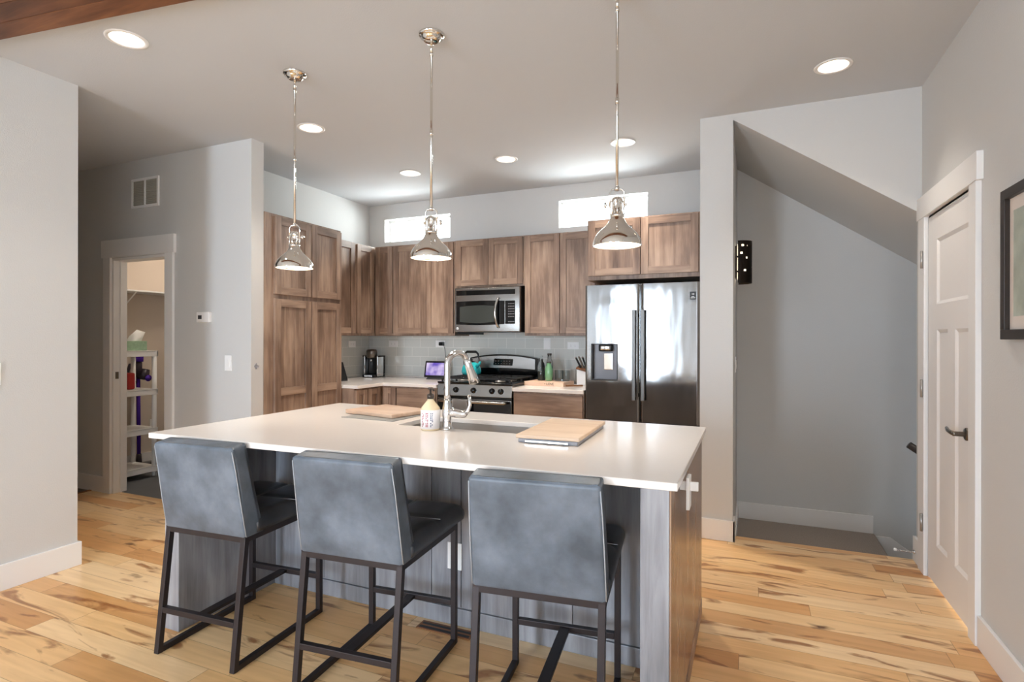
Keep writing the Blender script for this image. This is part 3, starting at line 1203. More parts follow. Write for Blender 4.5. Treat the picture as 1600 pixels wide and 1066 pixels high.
# ================================================================== SMALL WALL FITTINGS
def plate(name, label, cat, M, w, h, kind, group=None):
    """cover plate centred on the frame origin; kind: 'outlet_h','outlet_v','switch'"""
    o0 = M @ Vector((0, 0, 0))
    t = thing(name, label, cat, o0, group)
    m = MB(M)
    m.box(-w / 2, w / 2, -h / 2, h / 2, .0005, .006, .0015)
    m.build('cover_plate', 'white_plastic', t)
    if kind == 'switch':
        m = MB(M)
        m.box(-.017, .017, -.033, .033, .006, .010, .0015)
        m.build('rocker', 'white_plastic', t)
    else:
        for s in (-1, 1):
            m = MB(M)
            cx, cy = (s * .021, 0) if kind == 'outlet_h' else (0, s * .021)
            m.box(cx - .016, cx + .016, cy - .014, cy + .014, .006, .008, .001, 0)
            for d in (-.006, .006):
                if kind == 'outlet_h':
                    m.box(cx - .004, cx + .004, cy + d - .001, cy + d + .001, .008, .0084, 0, 1)
                else:
                    m.box(cx + d - .001, cx + d + .001, cy - .004, cy + .004, .008, .0084, 0, 1)
            m.build('socket', ['white_plastic', 'outlet_slot'], t)
    return t


TY = YB - .010
plate('wall_outlet', 'white horizontal outlet on the left-wall tiles near the pantry', 'outlet', FACE_X(XK + .010, 4.843, 1.280), .115, .070, 'outlet_h')
plate('wall_outlet', 'white horizontal outlet on the back tiles above and right of the coffee maker', 'outlet', FACE_Y(-3.645, TY, 1.284), .115, .070, 'outlet_h')
plate('wall_outlet', 'white outlet holding the black charger above the smart display', 'outlet', FACE_Y(-3.045, TY, 1.287), .115, .070, 'outlet_h')
plate('light_switch', 'white vertical switch plate on the tiles above the bottles', 'switch', FACE_Y(-1.838, TY, 1.296), .070, .115, 'switch')
plate('wall_outlet', 'white horizontal outlet on the tiles beside the refrigerator', 'outlet', FACE_Y(-1.572, TY, 1.277), .115, .070, 'outlet_h')
plate('wall_outlet', 'white upright outlet on the island front between two stools', 'outlet', FACE_Y(-1.274, 2.289, .325), .075, .125, 'outlet_v')
plate('light_switch', 'white switch plate on the hall wall below the thermostat', 'switch', FACE_Y(-3.665, YH, 1.155), .072, .118, 'switch')
plate('light_switch', 'white switch plate at the left picture edge on the near wall', 'switch', FACE_X(XNL, 1.600, 1.152), .072, .118, 'switch')
plate('light_switch', 'edge-on switch plate on the stair side of the wall beside the fridge', 'switch', FACE_X(XP1, 4.55, 1.150), .072, .118, 'switch')
plate('wall_outlet', 'white outlet on the laundry wall behind the plastic rack', 'outlet', FACE_X(-5.90, 3.955, .42), .072, .115, 'outlet_v')

# charger and cord of the display
t = thing('phone_charger', 'black plug-in charger in the outlet above the smart display', 'charger', (-3.02, TY - .03, 1.27))
m = MB()
m.box(-3.045, -2.990, TY - .040, TY - .0085, 1.268, 1.306, .005)
m.build('plug_body', 'black', t)
m = MB()
m.tube([(-2.996, TY - .024, 1.282), (-2.982, TY - .02, 1.24), (-2.972, TY - .016, 1.12), (-2.968, TY - .02, 1.0), (-2.966, TY - .03, .935), (-2.97, TY - .06, .924), (-2.985, 5.03, .9235)], .0025, 6)
m.build('cord', 'charcoal', t)

# cross shaped fitting on the island end: plate with a plugged-in bar
t = thing('end_fitting', 'white cross-shaped fitting on the right end of the island', 'fitting', (-.205, 1.95, .78))
m = MB()
m.box(-.2200, -.160, 1.944, 1.954, .836, .866, .002)
m.build('cross_bar', 'white_plastic', t)
m = MB()
m.box(-.197, -.186, 1.922, 1.985, .776, .884, .002)
m.build('upright', 'white_plastic', t)

# vent grille, thermostat, hook
t = thing('return_vent', 'white return-air grille high on the hall wall', 'vent', (-4.63, YH, 2.43))
m = MB(FACE_Y(-4.80, YH, 2.432))
W, H = .342, .246
m.box(0, W, 0, .02, 0, .012, .002)
m.box(0, W, H - .02, H, 0, .012, .002)
m.box(0, .02, .02, H - .02, 0, .012, .002)
m.box(W - .02, W, .02, H - .02, 0, .012, .002)
m.box(W / 2 - .008, W / 2 + .008, .02, H - .02, 0, .012, .002)
m.build('frame', 'white_plastic', t)
for s in (0, 1):
    m = MB(FACE_Y(-4.80, YH, 2.432))
    a, b = (.02, W / 2 - .008) if s == 0 else (W / 2 + .008, W - .02)
    m.box(a, b, .02, H - .02, .0005, .003)
    for k in range(14):
        z = .026 + k * .0142
        m.hexa([(a, z, .002), (b, z, .002), (b, z + .002, .002), (a, z + .002, .002), (a, z + .006, .009), (b, z + .006, .009), (b, z + .008, .009), (a, z + .008, .009)])
    m.build('louvres', 'grille', t)
t = thing('thermostat', 'small white thermostat on the hall wall', 'thermostat', (-3.92, YH, 1.46))
m = MB()
m.box(-3.985, -3.845, YH - .028, YH - .0005, 1.468, 1.548, .006)
m.build('housing', 'white_plastic', t)
m = MB()
m.box(-3.965, -3.925, YH - .0295, YH - .0275, 1.492, 1.522)
m.build('display', 'charcoal', t)
t = thing('wall_hook', 'small silver hook on the narrow wall beside the pantry', 'hook', (XS, 3.082, 1.12))
m = MB(FACE_X(XS, 3.082, 1.13))
m.prism([(-.018, .004), (0, -.022), (.018, .006), (0, .024)], 'Z', .0005, .005, bev=.001)
m.tube([(0, .0, .004), (0, -.004, .022), (0, .008, .030)], .004, 8)
m.sphere((0, .022, .006), .004)
m.build('hook', 'grey_plastic', t)

# framed picture on the right wall
t = thing('framed_picture', 'dark framed artwork with pale mat at the right picture edge', 'picture', (XR, 2.5, 1.345))
Mx = FACE_NX(XR - .001, 2.757, 1.345)
W, H, fw = .50, .578, .038
m = MB(Mx)
m.box(0, W, 0, fw, 0, .028, .002)
m.box(0, W, H - fw, H, 0, .028, .002)
m.box(0, fw, fw, H - fw, 0, .028, .002)
m.box(W - fw, W, fw, H - fw, 0, .028, .002)
m.build('frame', 'frame_dark', t)
m = MB(Mx)
m.box(fw, W - fw, fw, H - fw, 0, .010)
m.build('mat_board', 'art_mat', t)
m = MB(Mx)
m.box(fw + .035, W - fw - .035, fw + .05, H - fw - .05, .010, .0115)
m.build('artwork', 'art', t)

# door stop and stair handrail end
t = thing('door_stop', 'white tipped spring door stop on the baseboard by the stair', 'door stop', (XR - .02, 4.03, .06))
m = MB()
m.lathe([(0, 0), (.012, 0), (.012, -.008), (0, -.008)], (XR - BT - .0005, 4.03, .064), 12, axis='X')
pth = [(XR - BT - .008 - .085 * i / 90, 4.03 + .006 * math.cos(i * .9), .064 + .006 * math.sin(i * .9)) for i in range(91)]
m.tube(pth, .0016, 5)
m.build('spring', 'chrome', t)
m = MB()
m.lathe([(0, 0), (.008, -.002), (.009, -.014), (0, -.018)], (XR - BT - .092, 4.03, .064), 12, axis='X')
m.build('tip', 'white_plastic', t)
m = MB()
m.tube([(XR + .0, 4.255, .672), (XR + .2, 4.255, .53), (XR + 1.2, 4.255, -.18)], .022, 12)
m.tube([(XR + .25, 4.19, .455), (XR + .25, 4.255, .475)], .008, 8)
o = m.build('handrail', 'frame_dark')
tag(o, 'dark stair handrail end just showing past the door casing', 'handrail')

# pierced sconce on the stair side of the pillar
t = thing('wall_sconce', 'dark pierced metal sconce on the wall at the stair opening', 'sconce', (XP1, 4.52, 1.76))
bm = bmesh.new()
SEG, ROWS, R0, Z0, Z1 = 36, 44, .085, 1.762, 2.075
holes = set()
rr = random.Random(3)
for (a, z) in ((4, 38), (9, 38), (14, 39), (19, 39), (24, 38), (3, 30), (8, 25), (20, 33), (27, 30)):
    holes.add((a, z))
for (a, z) in ((6, 12), (15, 16), (20, 15), (24, 8)):
    holes.add((a, z))
vs = [[bm.verts.new((XP1 + .02 + R0 * 1.15 * math.sin(PI * i / SEG), 4.52 - R0 * math.cos(PI * i / SEG), Z0 + (Z1 - Z0) * j / ROWS)) for i in range(SEG + 1)] for j in range(ROWS + 1)]
for j in range(ROWS):
    for i in range(SEG):
        if (i, j) in holes or (i, j - 1) in holes or (i + 1, j) in holes or (i + 1, j - 1) in holes:
            continue
        bm.faces.new([vs[j][i], vs[j][i + 1], vs[j + 1][i + 1], vs[j + 1][i]])
bmesh.ops.solidify(bm, geom=bm.faces[:], thickness=.002)
m = MB()
m.bm.free()
m.bm = bm
m.build('pierced_shade', 'dark_bronze', t)
m = MB()
m.box(XP1 + .0005, XP1 + .014, 4.46, 4.58, 1.80, 2.04, .003)
m.box(XP1 + .012, XP1 + .03, 4.437, 4.603, 1.95, 1.962, .001)
m.box(XP1 + .012, XP1 + .03, 4.437, 4.603, 1.84, 1.852, .001)
m.build('back_plate', 'dark_bronze', t)
m = MB()
m.lathe([(0, 1.79), (.066, 1.79), (.066, 2.05), (0, 2.05)], (XP1 + .018, 4.52, 0), 20, a0=-PI / 2, a1=PI / 2)
m.build('lamp_tube', 'sconce_glow', t)

# ================================================================== CEILING LIGHTS
def recessed():
    t = thing('recessed_light', 'x', 'ceiling light', (0, 0, ZC), 'recessed ceiling lights')
    ORG[t.name] = Vector((0, 0, 0))
    m = MB()
    m.lathe([(.094, -.0005), (.094, -.004), (.088, -.006), (CAN_R - .004, -.004), (CAN_R - .004, .0), (.056, .085), (.056, .0855)], (0, 0, 0), 36)
    m.build('trim_ring', 'trim', t)
    m = MB()
    m.lathe([(0, .078), (.057, .078), (.057, .083), (0, .083)], (0, 0, 0), 28)
    m.build('lens', 'lens', t)
    l = bpy.data.lights.new('recessed_bulb', 'SPOT')
    l.energy = 54
    l.color = (1.0, .90, .79)
    l.spot_size = math.radians(96)
    l.spot_blend = .8
    l.shadow_soft_size = .05
    lo = bpy.data.objects.new('recessed_bulb', l)
    COL.objects.link(lo)
    lo.parent = t
    lo.location = (0, 0, .06)
    return t


RL = ['recessed ceiling light nearest the timber beam at upper left',
      'recessed ceiling light beside the rod of the leftmost pendant',
      'recessed ceiling light nearest the left high window, by the middle pendant rod',
      'recessed ceiling light between the two high kitchen windows',
      'recessed ceiling light behind the rod of the rightmost pendant',
      'recessed ceiling light above the stair opening at right']
r0 = recessed()
for i, (x, y) in enumerate(CANS):
    o = r0 if i == 0 else dup(r0, (x, y, ZC))
    o.location = (x, y, ZC)
    o['label'] = RL[i]
    bulb = [c for c in o.children if c.type == 'LIGHT'][0]
    bulb.data = bulb.data.copy()          # power tuned per lamp to balance the light: living side low, kitchen side high
    bulb.data.energy = (18, 36, 66, 66, 66, 30)[i]

PZ = 1.742   # bottom rim of the pendants


def pendant():
    t = thing('pendant_light', 'x', 'pendant light', (0, 0, 0), 'pendants over the island')
    ORG[t.name] = Vector((0, 0, 0))
    H = ZC - PZ   # local zero at the rim
    m = MB()
    m.lathe([(.064, H), (.064, H - .006), (.058, H - .013), (.050, H - .014), (.048, H - .022), (.036, H - .034), (.030, H - .036), (0, H - .036)], (0, 0, 0), 36)
    m.build('canopy', 'nickel', t)
    m = MB()
    m.tube([(0, 0, H - .034), (0, 0, H - .090)], .0075, 12)
    m.lathe([(0, H - .088), (.0095, H - .088), (.0095, H - .104), (0, H - .104)], (0, 0, 0), 12)
    m.tube([(0, 0, H - .10), (0, 0, .245)], .0065, 12)
    m.lathe([(0, .60), (.0085, .60), (.0085, .625), (0, .625)], (0, 0, 0), 12)
    m.build('rod', 'nickel', t)
    # yoke: inverted U straddling the socket, with side knob
    m = MB()
    w = .030
    m.tube([(-w, 0, .160), (-w, 0, .226), (-w + .010, 0, .238), (0, 0, .240), (w - .010, 0, .238), (w, 0, .226), (w, 0, .160)], .0036, 8)
    m.lathe([(0, .232), (.010, .232), (.011, .246), (.007, .252), (0, .252)], (0, 0, 0), 14)
    m.build('yoke', 'nickel', t)
    m = MB()
    m.tube([(w, 0, .172), (w + .016, 0, .172)], .003, 8)
    m.lathe([(0, 0), (.011, .001), (.013, .005), (.011, .010), (0, .011)], (w + .014, 0, .172), 14, axis='X')
    m.build('knob', 'nickel', t)
    m = MB()
    m.lathe([(0, 0), (.007, -.001), (.007, -.006), (0, -.008)], (-w - .003, 0, .172), 12, axis='X')
    m.build('pivot_screw', 'nickel', t)
    # socket with caged ribs
    m = MB()
    m.lathe([(0, .206), (.016, .204), (.022, .196), (.023, .186), (.019, .180), (.019, .136), (.026, .134), (.030, .128), (.030, .120), (.022, .116)], (0, 0, 0), 24)
    for k in range(8):
        a = 2 * PI * k / 8
        c, s = math.cos(a), math.sin(a)
        m.tube([(.020 * c, .020 * s, .196), (.0275 * c, .0275 * s, .176), (.0275 * c, .0275 * s, .150), (.030 * c, .030 * s, .130)], .003, 6)
    m.build('socket', 'nickel', t)
    # dome
    prof = [(.026, .122), (.029, .116), (.033, .106), (.040, .094), (.051, .081), (.064, .069), (.076, .058), (.086, .046), (.094, .034), (.100, .020), (.1025, .010), (.1030, .0)]
    inner = [(r - .0018, z - .0006) for r, z in prof]
    m = MB()
    m.lathe(prof + [(.1035, -.002), (.1010, -.003)] + inner[::-1], (0, 0, 0), 48)
    m.build('shade', 'nickel', t)
    m = MB()
    m.lathe([(0, .009), (.0985, .009), (.0985, .0075), (0, .0075)], (0, 0, 0), 40)
    m.build('diffuser', 'diffuser', t)
    l = bpy.data.lights.new('pendant_bulb', 'SPOT')
    l.energy = 10
    l.color = (1.0, .88, .74)
    l.spot_size = math.radians(150)
    l.spot_blend = .7
    l.shadow_soft_size = .07
    lo = bpy.data.objects.new('pendant_bulb', l)
    COL.objects.link(lo)
    lo.parent = t
    lo.location = (0, 0, -.006)
    return t


PN = ['leftmost chrome dome pendant, hanging in front of the pantry',
      'middle chrome dome pendant, hanging in front of the left high window',
      'rightmost chrome dome pendant, hanging in front of the cabinet over the fridge']
pd = pendant()
for i, (x, y, rz) in enumerate(((-2.366, 2.392, .3), (-1.445, 2.350, .15), (-.523, 2.341, PI + .25))):
    o = pd if i == 0 else dup(pd, (0, 0, 0))
    o.location = (x, y, PZ)
    o.rotation_euler = (0, 0, rz)
    o['label'] = PN[i]

# ================================================================== REFRIGERATOR
t = thing('refrigerator', 'stainless french-door refrigerator with water dispenser beside the white wall', 'refrigerator', (-.79, 4.78, 0))
FX0, FX1, FY = -1.240, -.346, 4.385
m = MB()
m.box(FX0 + .006, FX1 - .006, FY + .085, 5.12, .02, 1.772, .004)
m.build('case', 'charcoal', t)


def fridge_door(x0, x1, z0, z1, hole=None, lean=0):
    """slightly crowned door skin with rounded vertical edges"""
    m = MB()
    N = 24
    pts = []
    for i in range(N + 1):
        s = i / N
        x = x0 + (x1 - x0) * s
        e = min(s, 1 - s) * (x1 - x0)
        r = .016
        y = FY + (r - math.sqrt(max(0, r * r - (r - min(e, r)) ** 2))) - .0015 * math.sin(PI * s)
        pts.append((x, y))
    poly = pts + [(x1, FY + .075), (x0, FY + .075)]
    m.prism(poly, 'Z', z0, z1)
    for f in m.bm.faces:
        if abs(f.normal.z) < .1:
            f.smooth = False
    return m


DX0, DX1, DZa, DZb = -1.188, -.972, 1.010, 1.305
XM = -.801


def fridge_left():
    # strips around the dispenser opening
    m = MB()
    N = 28

    def skin(xa, xb, za, zb, n):
        vs, fs = [], []
        for j, z in enumerate((za, zb)):
            for i in range(n + 1):
                x = xa + (xb - xa) * i / n
                s = (x - FX0) / (XM - FX0)
                e = min(s, 1 - s) * (XM - FX0)
                r = .016
                y = FY + (r - math.sqrt(max(0, r * r - (r - min(e, r)) ** 2))) - .0015 * math.sin(PI * s)
                vs.append((x, y, z))
        for i in range(n):
            fs.append((i, i + 1, n + 2 + i, n + 1 + i))
        m._add(vs, fs, 0, True)
    z0, z1 = .692, 1.776
    for xa, xb, za, zb, n in ((FX0, DX0, z0, z1, 10), (DX0, DX1, z0, DZa, 10), (DX0, DX1, DZb, z1, 10), (DX1, XM, z0, z1, 14)):
        skin(xa, xb, za, zb, n)
    # edges and back
    m.box(FX0 + .001, XM - .001, FY + .055, FY + .075, z0, z1)
    m.box(FX0, FX0 + .004, FY + .015, FY + .075, z0, z1)
    m.box(XM - .004, XM, FY + .015, FY + .075, z0, z1)
    m.box(FX0 + .001, XM - .001, FY + .006, FY + .075, z1 - .004, z1)
    m.box(FX0 + .001, XM - .001, FY + .006, FY + .075, z0, z0 + .004)
    return m


def skin_door(x0, x1, z0, z1):
    m = MB()
    n = 30
    vs, fs = [], []
    for z in (z0, z1):
        for i in range(n + 1):
            s = i / n
            e = min(s, 1 - s) * (x1 - x0)
            r = .016
            y = FY + (r - math.sqrt(max(0, r * r - (r - min(e, r)) ** 2))) - .0015 * math.sin(PI * s)
            vs.append((x0 + (x1 - x0) * s, y, z))
    for i in range(n):
        fs.append((i, i + 1, n + 2 + i, n + 1 + i))
    m._add(vs, fs, 0, True)
    m.box(x0 + .001, x1 - .001, FY + .055, FY + .075, z0, z1)
    m.box(x0, x0 + .004, FY + .015, FY + .075, z0, z1)
    m.box(x1 - .004, x1, FY + .015, FY + .075, z0, z1)
    m.box(x0 + .001, x1 - .001, FY + .006, FY + .075, z1 - .004, z1)
    m.box(x0 + .001, x1 - .001, FY + .006, FY + .075, z0, z0 + .004)
    return m


dl = fridge_left().build('door', 'steel', t)
dr = skin_door(XM + .006, FX1, .692, 1.776).build('door', 'steel', t)
fz = skin_door(FX0, FX1, .06, .676).build('freezer_drawer', 'steel', t)
m = MB()
m.box(FX0 + .1, FX1 - .1, FY - .052, FY - .030, .600, .628, .006)
for x in (FX0 + .13, FX1 - .13):
    m.box(x - .012, x + .012, FY - .035, FY + .004, .604, .624, .002)
m.build('handle', 'dark_nickel', fz)
for (d, xa, xb) in ((dl, -.853, -.824), (dr, -.784, -.755)):
    m = MB()
    m.box(xa, xb, FY - .048, FY - .030, .862, 1.572, .005)
    for z in (.90, 1.53):
        m.box(xa + .006, xb - .006, FY - .034, FY + .004, z - .015, z + .015, .002)
    m.build('handle', 'handle_grey', d)
# dispenser
m = MB()
m.box(DX0, DX1, FY + .050, FY + .056, DZa, DZb, 0, 1)
m.box(DX0, DX0 + .010, FY - .006, FY + .05, DZa, DZb, 0, 0)
m.box(DX1 - .006, DX1, FY - .006, FY + .05, DZa, DZb, 0, 0)
m.box(DX0, DX1, FY - .006, FY + .05, DZb - .006, DZb, 0, 0)
m.box(DX0, DX1, FY - .012, FY + .05, DZa, DZa + .008, .002, 0)
dd = m.build('dispenser', ['charcoal', 'grey_plastic'], dl)
m = MB()
m.box(DX0 + .060, DX1 - .045, FY - .002, FY + .05, DZb - .062, DZb - .006, .012, 0, 3)
m.build('spout_hood', 'black', dl)
m = MB()
m.box(DX0 + .075, DX1 - .062, FY - .008, FY + .02, DZb - .052, DZb - .014, .010, 0, 3)
m.build('spout', 'chrome', dl)
m = MB()
m.box(DX0 + .095, DX1 - .048, FY + .032, FY + .048, DZa + .085, DZb - .075, .004, 0)
m.build('paddle', 'chrome', dl)
m = MB()
m.box(-.424, -.380, FY - .0045, FY - .0005, 1.642, 1.702, .001)
m.build('badge', 'black', dr)


def text(s, size, M, matn, parent, name='lettering', ext=.0004):
    c = bpy.data.curves.new('tmp_text', 'FONT')
    c.body = s
    c.size = size
    c.extrude = ext
    c.align_x = 'CENTER'
    c.align_y = 'CENTER'
    o = bpy.data.objects.new('tmp_text', c)
    COL.objects.link(o)
    dg = bpy.context.evaluated_depsgraph_get()
    me = bpy.data.meshes.new_from_object(o.evaluated_get(dg))
    bpy.data.objects.remove(o)
    me.transform(M)
    org = Vector((0, 0, 0))
    p = parent
    while p is not None:
        org += ORG.get(p.name, Vector((0, 0, 0)))
        p = p.parent
    me.transform(Matrix.Translation(-org))
    me.materials.clear()
    me.materials.append(MATS[matn])
    me.name = name
    o = bpy.data.objects.new(name, me)
    COL.objects.link(o)
    o.parent = parent
    return o


text('10', .020, FACE_Y(-.402, FY - .005, 1.682), 'badge_white', dr)
m = MB()
m.box(-.418, -.386, FY - .0055, FY - .0045, 1.652, 1.657)
m.box(-.412, -.392, FY - .0055, FY - .0045, 1.662, 1.665)
m.build('badge_line', 'badge_white', dr)

# ================================================================== MICROWAVE
t = thing('microwave', 'stainless over-the-range microwave with black glass door', 'microwave', (-2.30, 4.9, 1.405))
MX0, MX1, MY, MZ0, MZ1 = -2.652, -1.966, 4.745, 1.405, 1.828
m = MB()
m.box(MX0 + .004, MX1 - .002, MY + .030, YB - .012, MZ0, MZ1, .002)
m.box(MX0 + .01, MX0 + .19, MY + .04, MY + .26, MZ0 - .022, MZ0, .004)
m.build('case', 'black', t)
m = MB()
m.box(MX0, MX1, MY, MY + .030, MZ0 + .004, MZ1, .006, 0, 3)
m.build('front_frame', 'steel_h', t)
m = MB()
m.box(MX0 + .020, MX1 - .045, MY - .002, MY + .002, MZ1 - .068, MZ1 - .022, .001)
for k in range(3):
    m.box(MX0 + .024, MX1 - .049, MY - .0035, MY - .0015, MZ1 - .062 + k * .013, MZ1 - .058 + k * .013)
m.build('vent_strip', 'black_gloss', t)


def rounded_quad(x0, x1, z0, z1, bow, r=.012, n=14):
    pts = []
    for i in range(n + 1):
        s = i / n
        pts.append((x0 + (x1 - x0) * s, z0 - bow * math.sin(PI * s)))
    for i in range(n + 1):
        s = 1 - i / n
        pts.append((x0 + (x1 - x0) * s, z1 + bow * .7 * math.sin(PI * s)))
    return pts


m = MB()
m.prism(rounded_quad(MX0 + .020, MX0 + .535, MZ0 + .075, MZ1 - .128, .008), 'Y', MY - .003, MY + .004, bev=.002)
dm = m.build('door_glass', 'black_gloss', t)
m = MB()
m.prism(rounded_quad(MX0 + .060, MX0 + .445, MZ0 + .102, MZ1 - .178, .016), 'Y', MY - .0042, MY - .0025)
m.build('window', 'dark_glass', dm)
m = MB()
m.box(MX0 + .540, MX1 - .045, MY - .003, MY + .004, MZ0 + .078, MZ1 - .128, .003)
kp = m.build('keypad', 'black_gloss', t)
m = MB()
for r in range(8):
    for c in range(4):
        if r == 1:
            continue
        x = MX0 + .572 + c * .0165
        z = MZ0 + .094 + r * .024
        m.box(x, x + .011, MY - .0042, MY - .0028, z, z + .0075)
m.build('buttons', 'button', kp)
m = MB()
pth = [(MX0 + .478, MY + .0, MZ1 - .106)] + [(MX0 + .470 - .016 * math.sin(PI * s), MY - .014 - .030 * math.sin(PI * s), MZ1 - .106 - s * .268) for s in [i / 14 for i in range(15)]] + [(MX0 + .478, MY + .0, MZ0 + .049)]
m.tube(pth, .0115, 12)
m.build('handle', 'chrome', t)
m = MB()
m.lathe([(0, 0), (.013, 0), (.013, -.003), (0, -.003)], (MX0 + .034, MY - .0005, MZ0 + .036), 20, axis='Y')
m.build('round_badge', 'badge_white', t)

# ================================================================== RANGE
t = thing('gas_range', 'stainless and black gas range with arched back panel', 'stove', (-2.27, 4.75, 0))
RX0, RX1, RY = -2.640, -1.894, 4.395
m = MB()
m.box(RX0 + .003, RX1 - .003, RY + .045, YB - .015, 0, .934, .003)
m.build('case', 'black', t)
m = MB()
m.box(RX0, RX1, RY + .01, YB - .10, .935, .953, .006, 0, 3)
m.build('cooktop', 'black_gloss', t)
m = MB()
m.prism([(RY, .830), (RY + .05, .830), (RY + .05, .934), (RY + .020, .934)], 'X', RX0 + .003, RX1 - .003, bev=.003)
cp = m.build('control_panel', 'steel_h', t)
for k, x in enumerate((RX0 + .100, RX0 + .195, RX0 + .373, RX0 + .555, RX0 + .640)):
    m = MB(frame_m((x, RY + .009, .882), (1, 0, 0), (0, .19, .98), (0, -.98, .19)))
    m.lathe([(.026, 0), (.026, .004), (.021, .006), (.019, .026), (.016, .029), (0, .029)], (0, 0, 0), 20)
    m.box(-.004, .004, -.018, .018, .026, .034, .0015)
    m.build('knob', 'black_gloss', cp)
m = MB()
m.box(RX0 + .003, RX1 - .003, RY + .012, RY + .05, .806, .829, .002)
m.build('trim_strip', 'black_gloss', t)
m = MB()
m.box(RX0 + .004, RX1 - .004, RY + .004, RY + .046, .165, .805, .005, 0, 3)
od = m.build('oven_door', 'steel_h', t)
m = MB()
m.box(RX0 + .010, RX1 - .010, RY + .0005, RY + .006, .690, .799, .002)
m.build('black_band', 'black_gloss', od)
m = MB()
m.box(RX0 + .12, RX1 - .12, RY + .001, RY + .006, .30, .56, .002)
m.build('window', 'dark_glass', od)
HZ = .785
m = MB()
m.tube([(RX0 + .045, RY - .030, HZ), (RX0 + .055, RY - .042, HZ)] + [(RX0 + .055 + (RX1 - RX0 - .11) * i / 10, RY - .045 - .004 * math.sin(PI * i / 10), HZ) for i in range(11)] + [(RX1 - .045, RY - .030, HZ)], .013, 14)
for x in (RX0 + .055, RX1 - .055):
    m.tube([(x, RY - .040, HZ), (x, RY + .004, HZ)], .010, 10)
m.build('handle', 'steel_h', od)
m = MB()
m.box(RX0 + .004, RX1 - .004, RY + .006, RY + .046, .03, .155, .004)
m.build('drawer', 'steel_h', t)
# back panel
arch = lambda x: 1.150 + .038 * (1 - ((x - (RX0 + RX1) / 2) / .373) ** 2)
X0, X1 = RX0 + .002, RX1 - .002
top = [(X1 - (X1 - X0) * i / 20, arch(X1 - (X1 - X0) * i / 20)) for i in range(21)]
m = MB()
m.prism([(X0, .953), (X1, .953)] + top, 'Y', YB - .105, YB - .013)
bgp = m.build('back_panel', 'black_gloss', t)
low = [(X0 + .016 + (X1 - X0 - .048) * i / 20, 1.055 - .012 + .010 * math.sin(PI * i / 20)) for i in range(21)]
hi = [(x, arch(x) - .014) for x, _ in low[::-1]]
m = MB()
m.prism(low + hi, 'Y', YB - .1095, YB - .104)
m.build('fascia', 'steel_h', bgp)
cx = (RX0 + RX1) / 2 + .005
m = MB()
m.prism([(cx - .115, 1.078), (cx + .095, 1.076), (cx + .105, 1.142), (cx - .10, 1.144)], 'Y', YB - .112, YB - .108, bev=.001)
cd = m.build('clock_panel', 'black_gloss', bgp)
m = MB()
for r in range(2):
    for c in range(6):
        x = cx - .09 + c * .03
        m.box(x, x + .012, YB - .1130, YB - .1115, 1.092 + r * .026, 1.097 + r * .026)
m.build('buttons', 'button', cd)
# burners and grates
for bx in (RX0 + .185, RX1 - .185):
    for by in (RY + .17, RY + .43):
        m = MB()
        m.lathe([(0, .9535), (.048, .9535), (.046, .962), (.034, .966), (.032, .972), (0, .973)], (bx, by, 0), 24)
        m.build('burner', 'burner', t)
    m = MB()
    gx0, gx1, gy0, gy1, gz = bx - .150, bx + .150, RY + .045, RY + .565, .983
    for a, b in (((gx0, gy0), (gx1, gy0)), ((gx0, gy1), (gx1, gy1)), ((gx0, gy0), (gx0, gy1)), ((gx1, gy0), (gx1, gy1)), ((gx0, (gy0 + gy1) / 2), (gx1, (gy0 + gy1) / 2))):
        m.bar((a[0], a[1], gz), (b[0], b[1], gz), .012, .014)
    for by in (RY + .17, RY + .43):
        for k in range(4):
            a = PI / 4 + PI / 2 * k
            c, s = math.cos(a), math.sin(a)
            m.bar((bx + .025 * c, by + .025 * s, gz + .003), (bx + .135 * c, by + .12 * s, gz), .010, .016)
    for x in (gx0, gx1):
        for y in (gy0, (gy0 + gy1) / 2, gy1):
            m.box(x - .007, x + .007, y - .007, y + .007, .9535, gz)
    m.build('grate', 'cast_iron', t)

# towel over the oven handle
m = MB()
TX0, TX1 = RX0 + .195, RX0 + .345
prof = [(RY - .066, .55), (RY - .066, .65), (RY - .067, .75), (RY - .065, HZ + .006), (RY - .058, HZ + .016), (RY - .047, HZ + .019), (RY - .036, HZ + .016), (RY - .029, HZ + .006), (RY - .027, .75), (RY - .026, .63)]
inn = [(y + (.004 if y < RY - .047 else -.004), z - (.004 if z > HZ else 0)) for y, z in prof]
vs, fs = [], []
N = 12
for i in range(N + 1):
    x = TX0 + (TX1 - TX0) * i / N
    w = .002 * math.sin(i * 1.7)
    for y, z in prof:
        vs.append((x, y + w * (1 if z < HZ - .02 else 0), z))
K = len(prof)
for i in range(N):
    for k in range(K - 1):
        fs.append((i * K + k, i * K + k + 1, (i + 1) * K + k + 1, (i + 1) * K + k))
m._add(vs, fs, 0, True)
bmesh.ops.solidify(m.bm, geom=m.bm.faces[:], thickness=.004)
o = m.build('dish_towel', 'towel')
tag(o, 'grey dish towel hung over the oven door handle', 'towel')

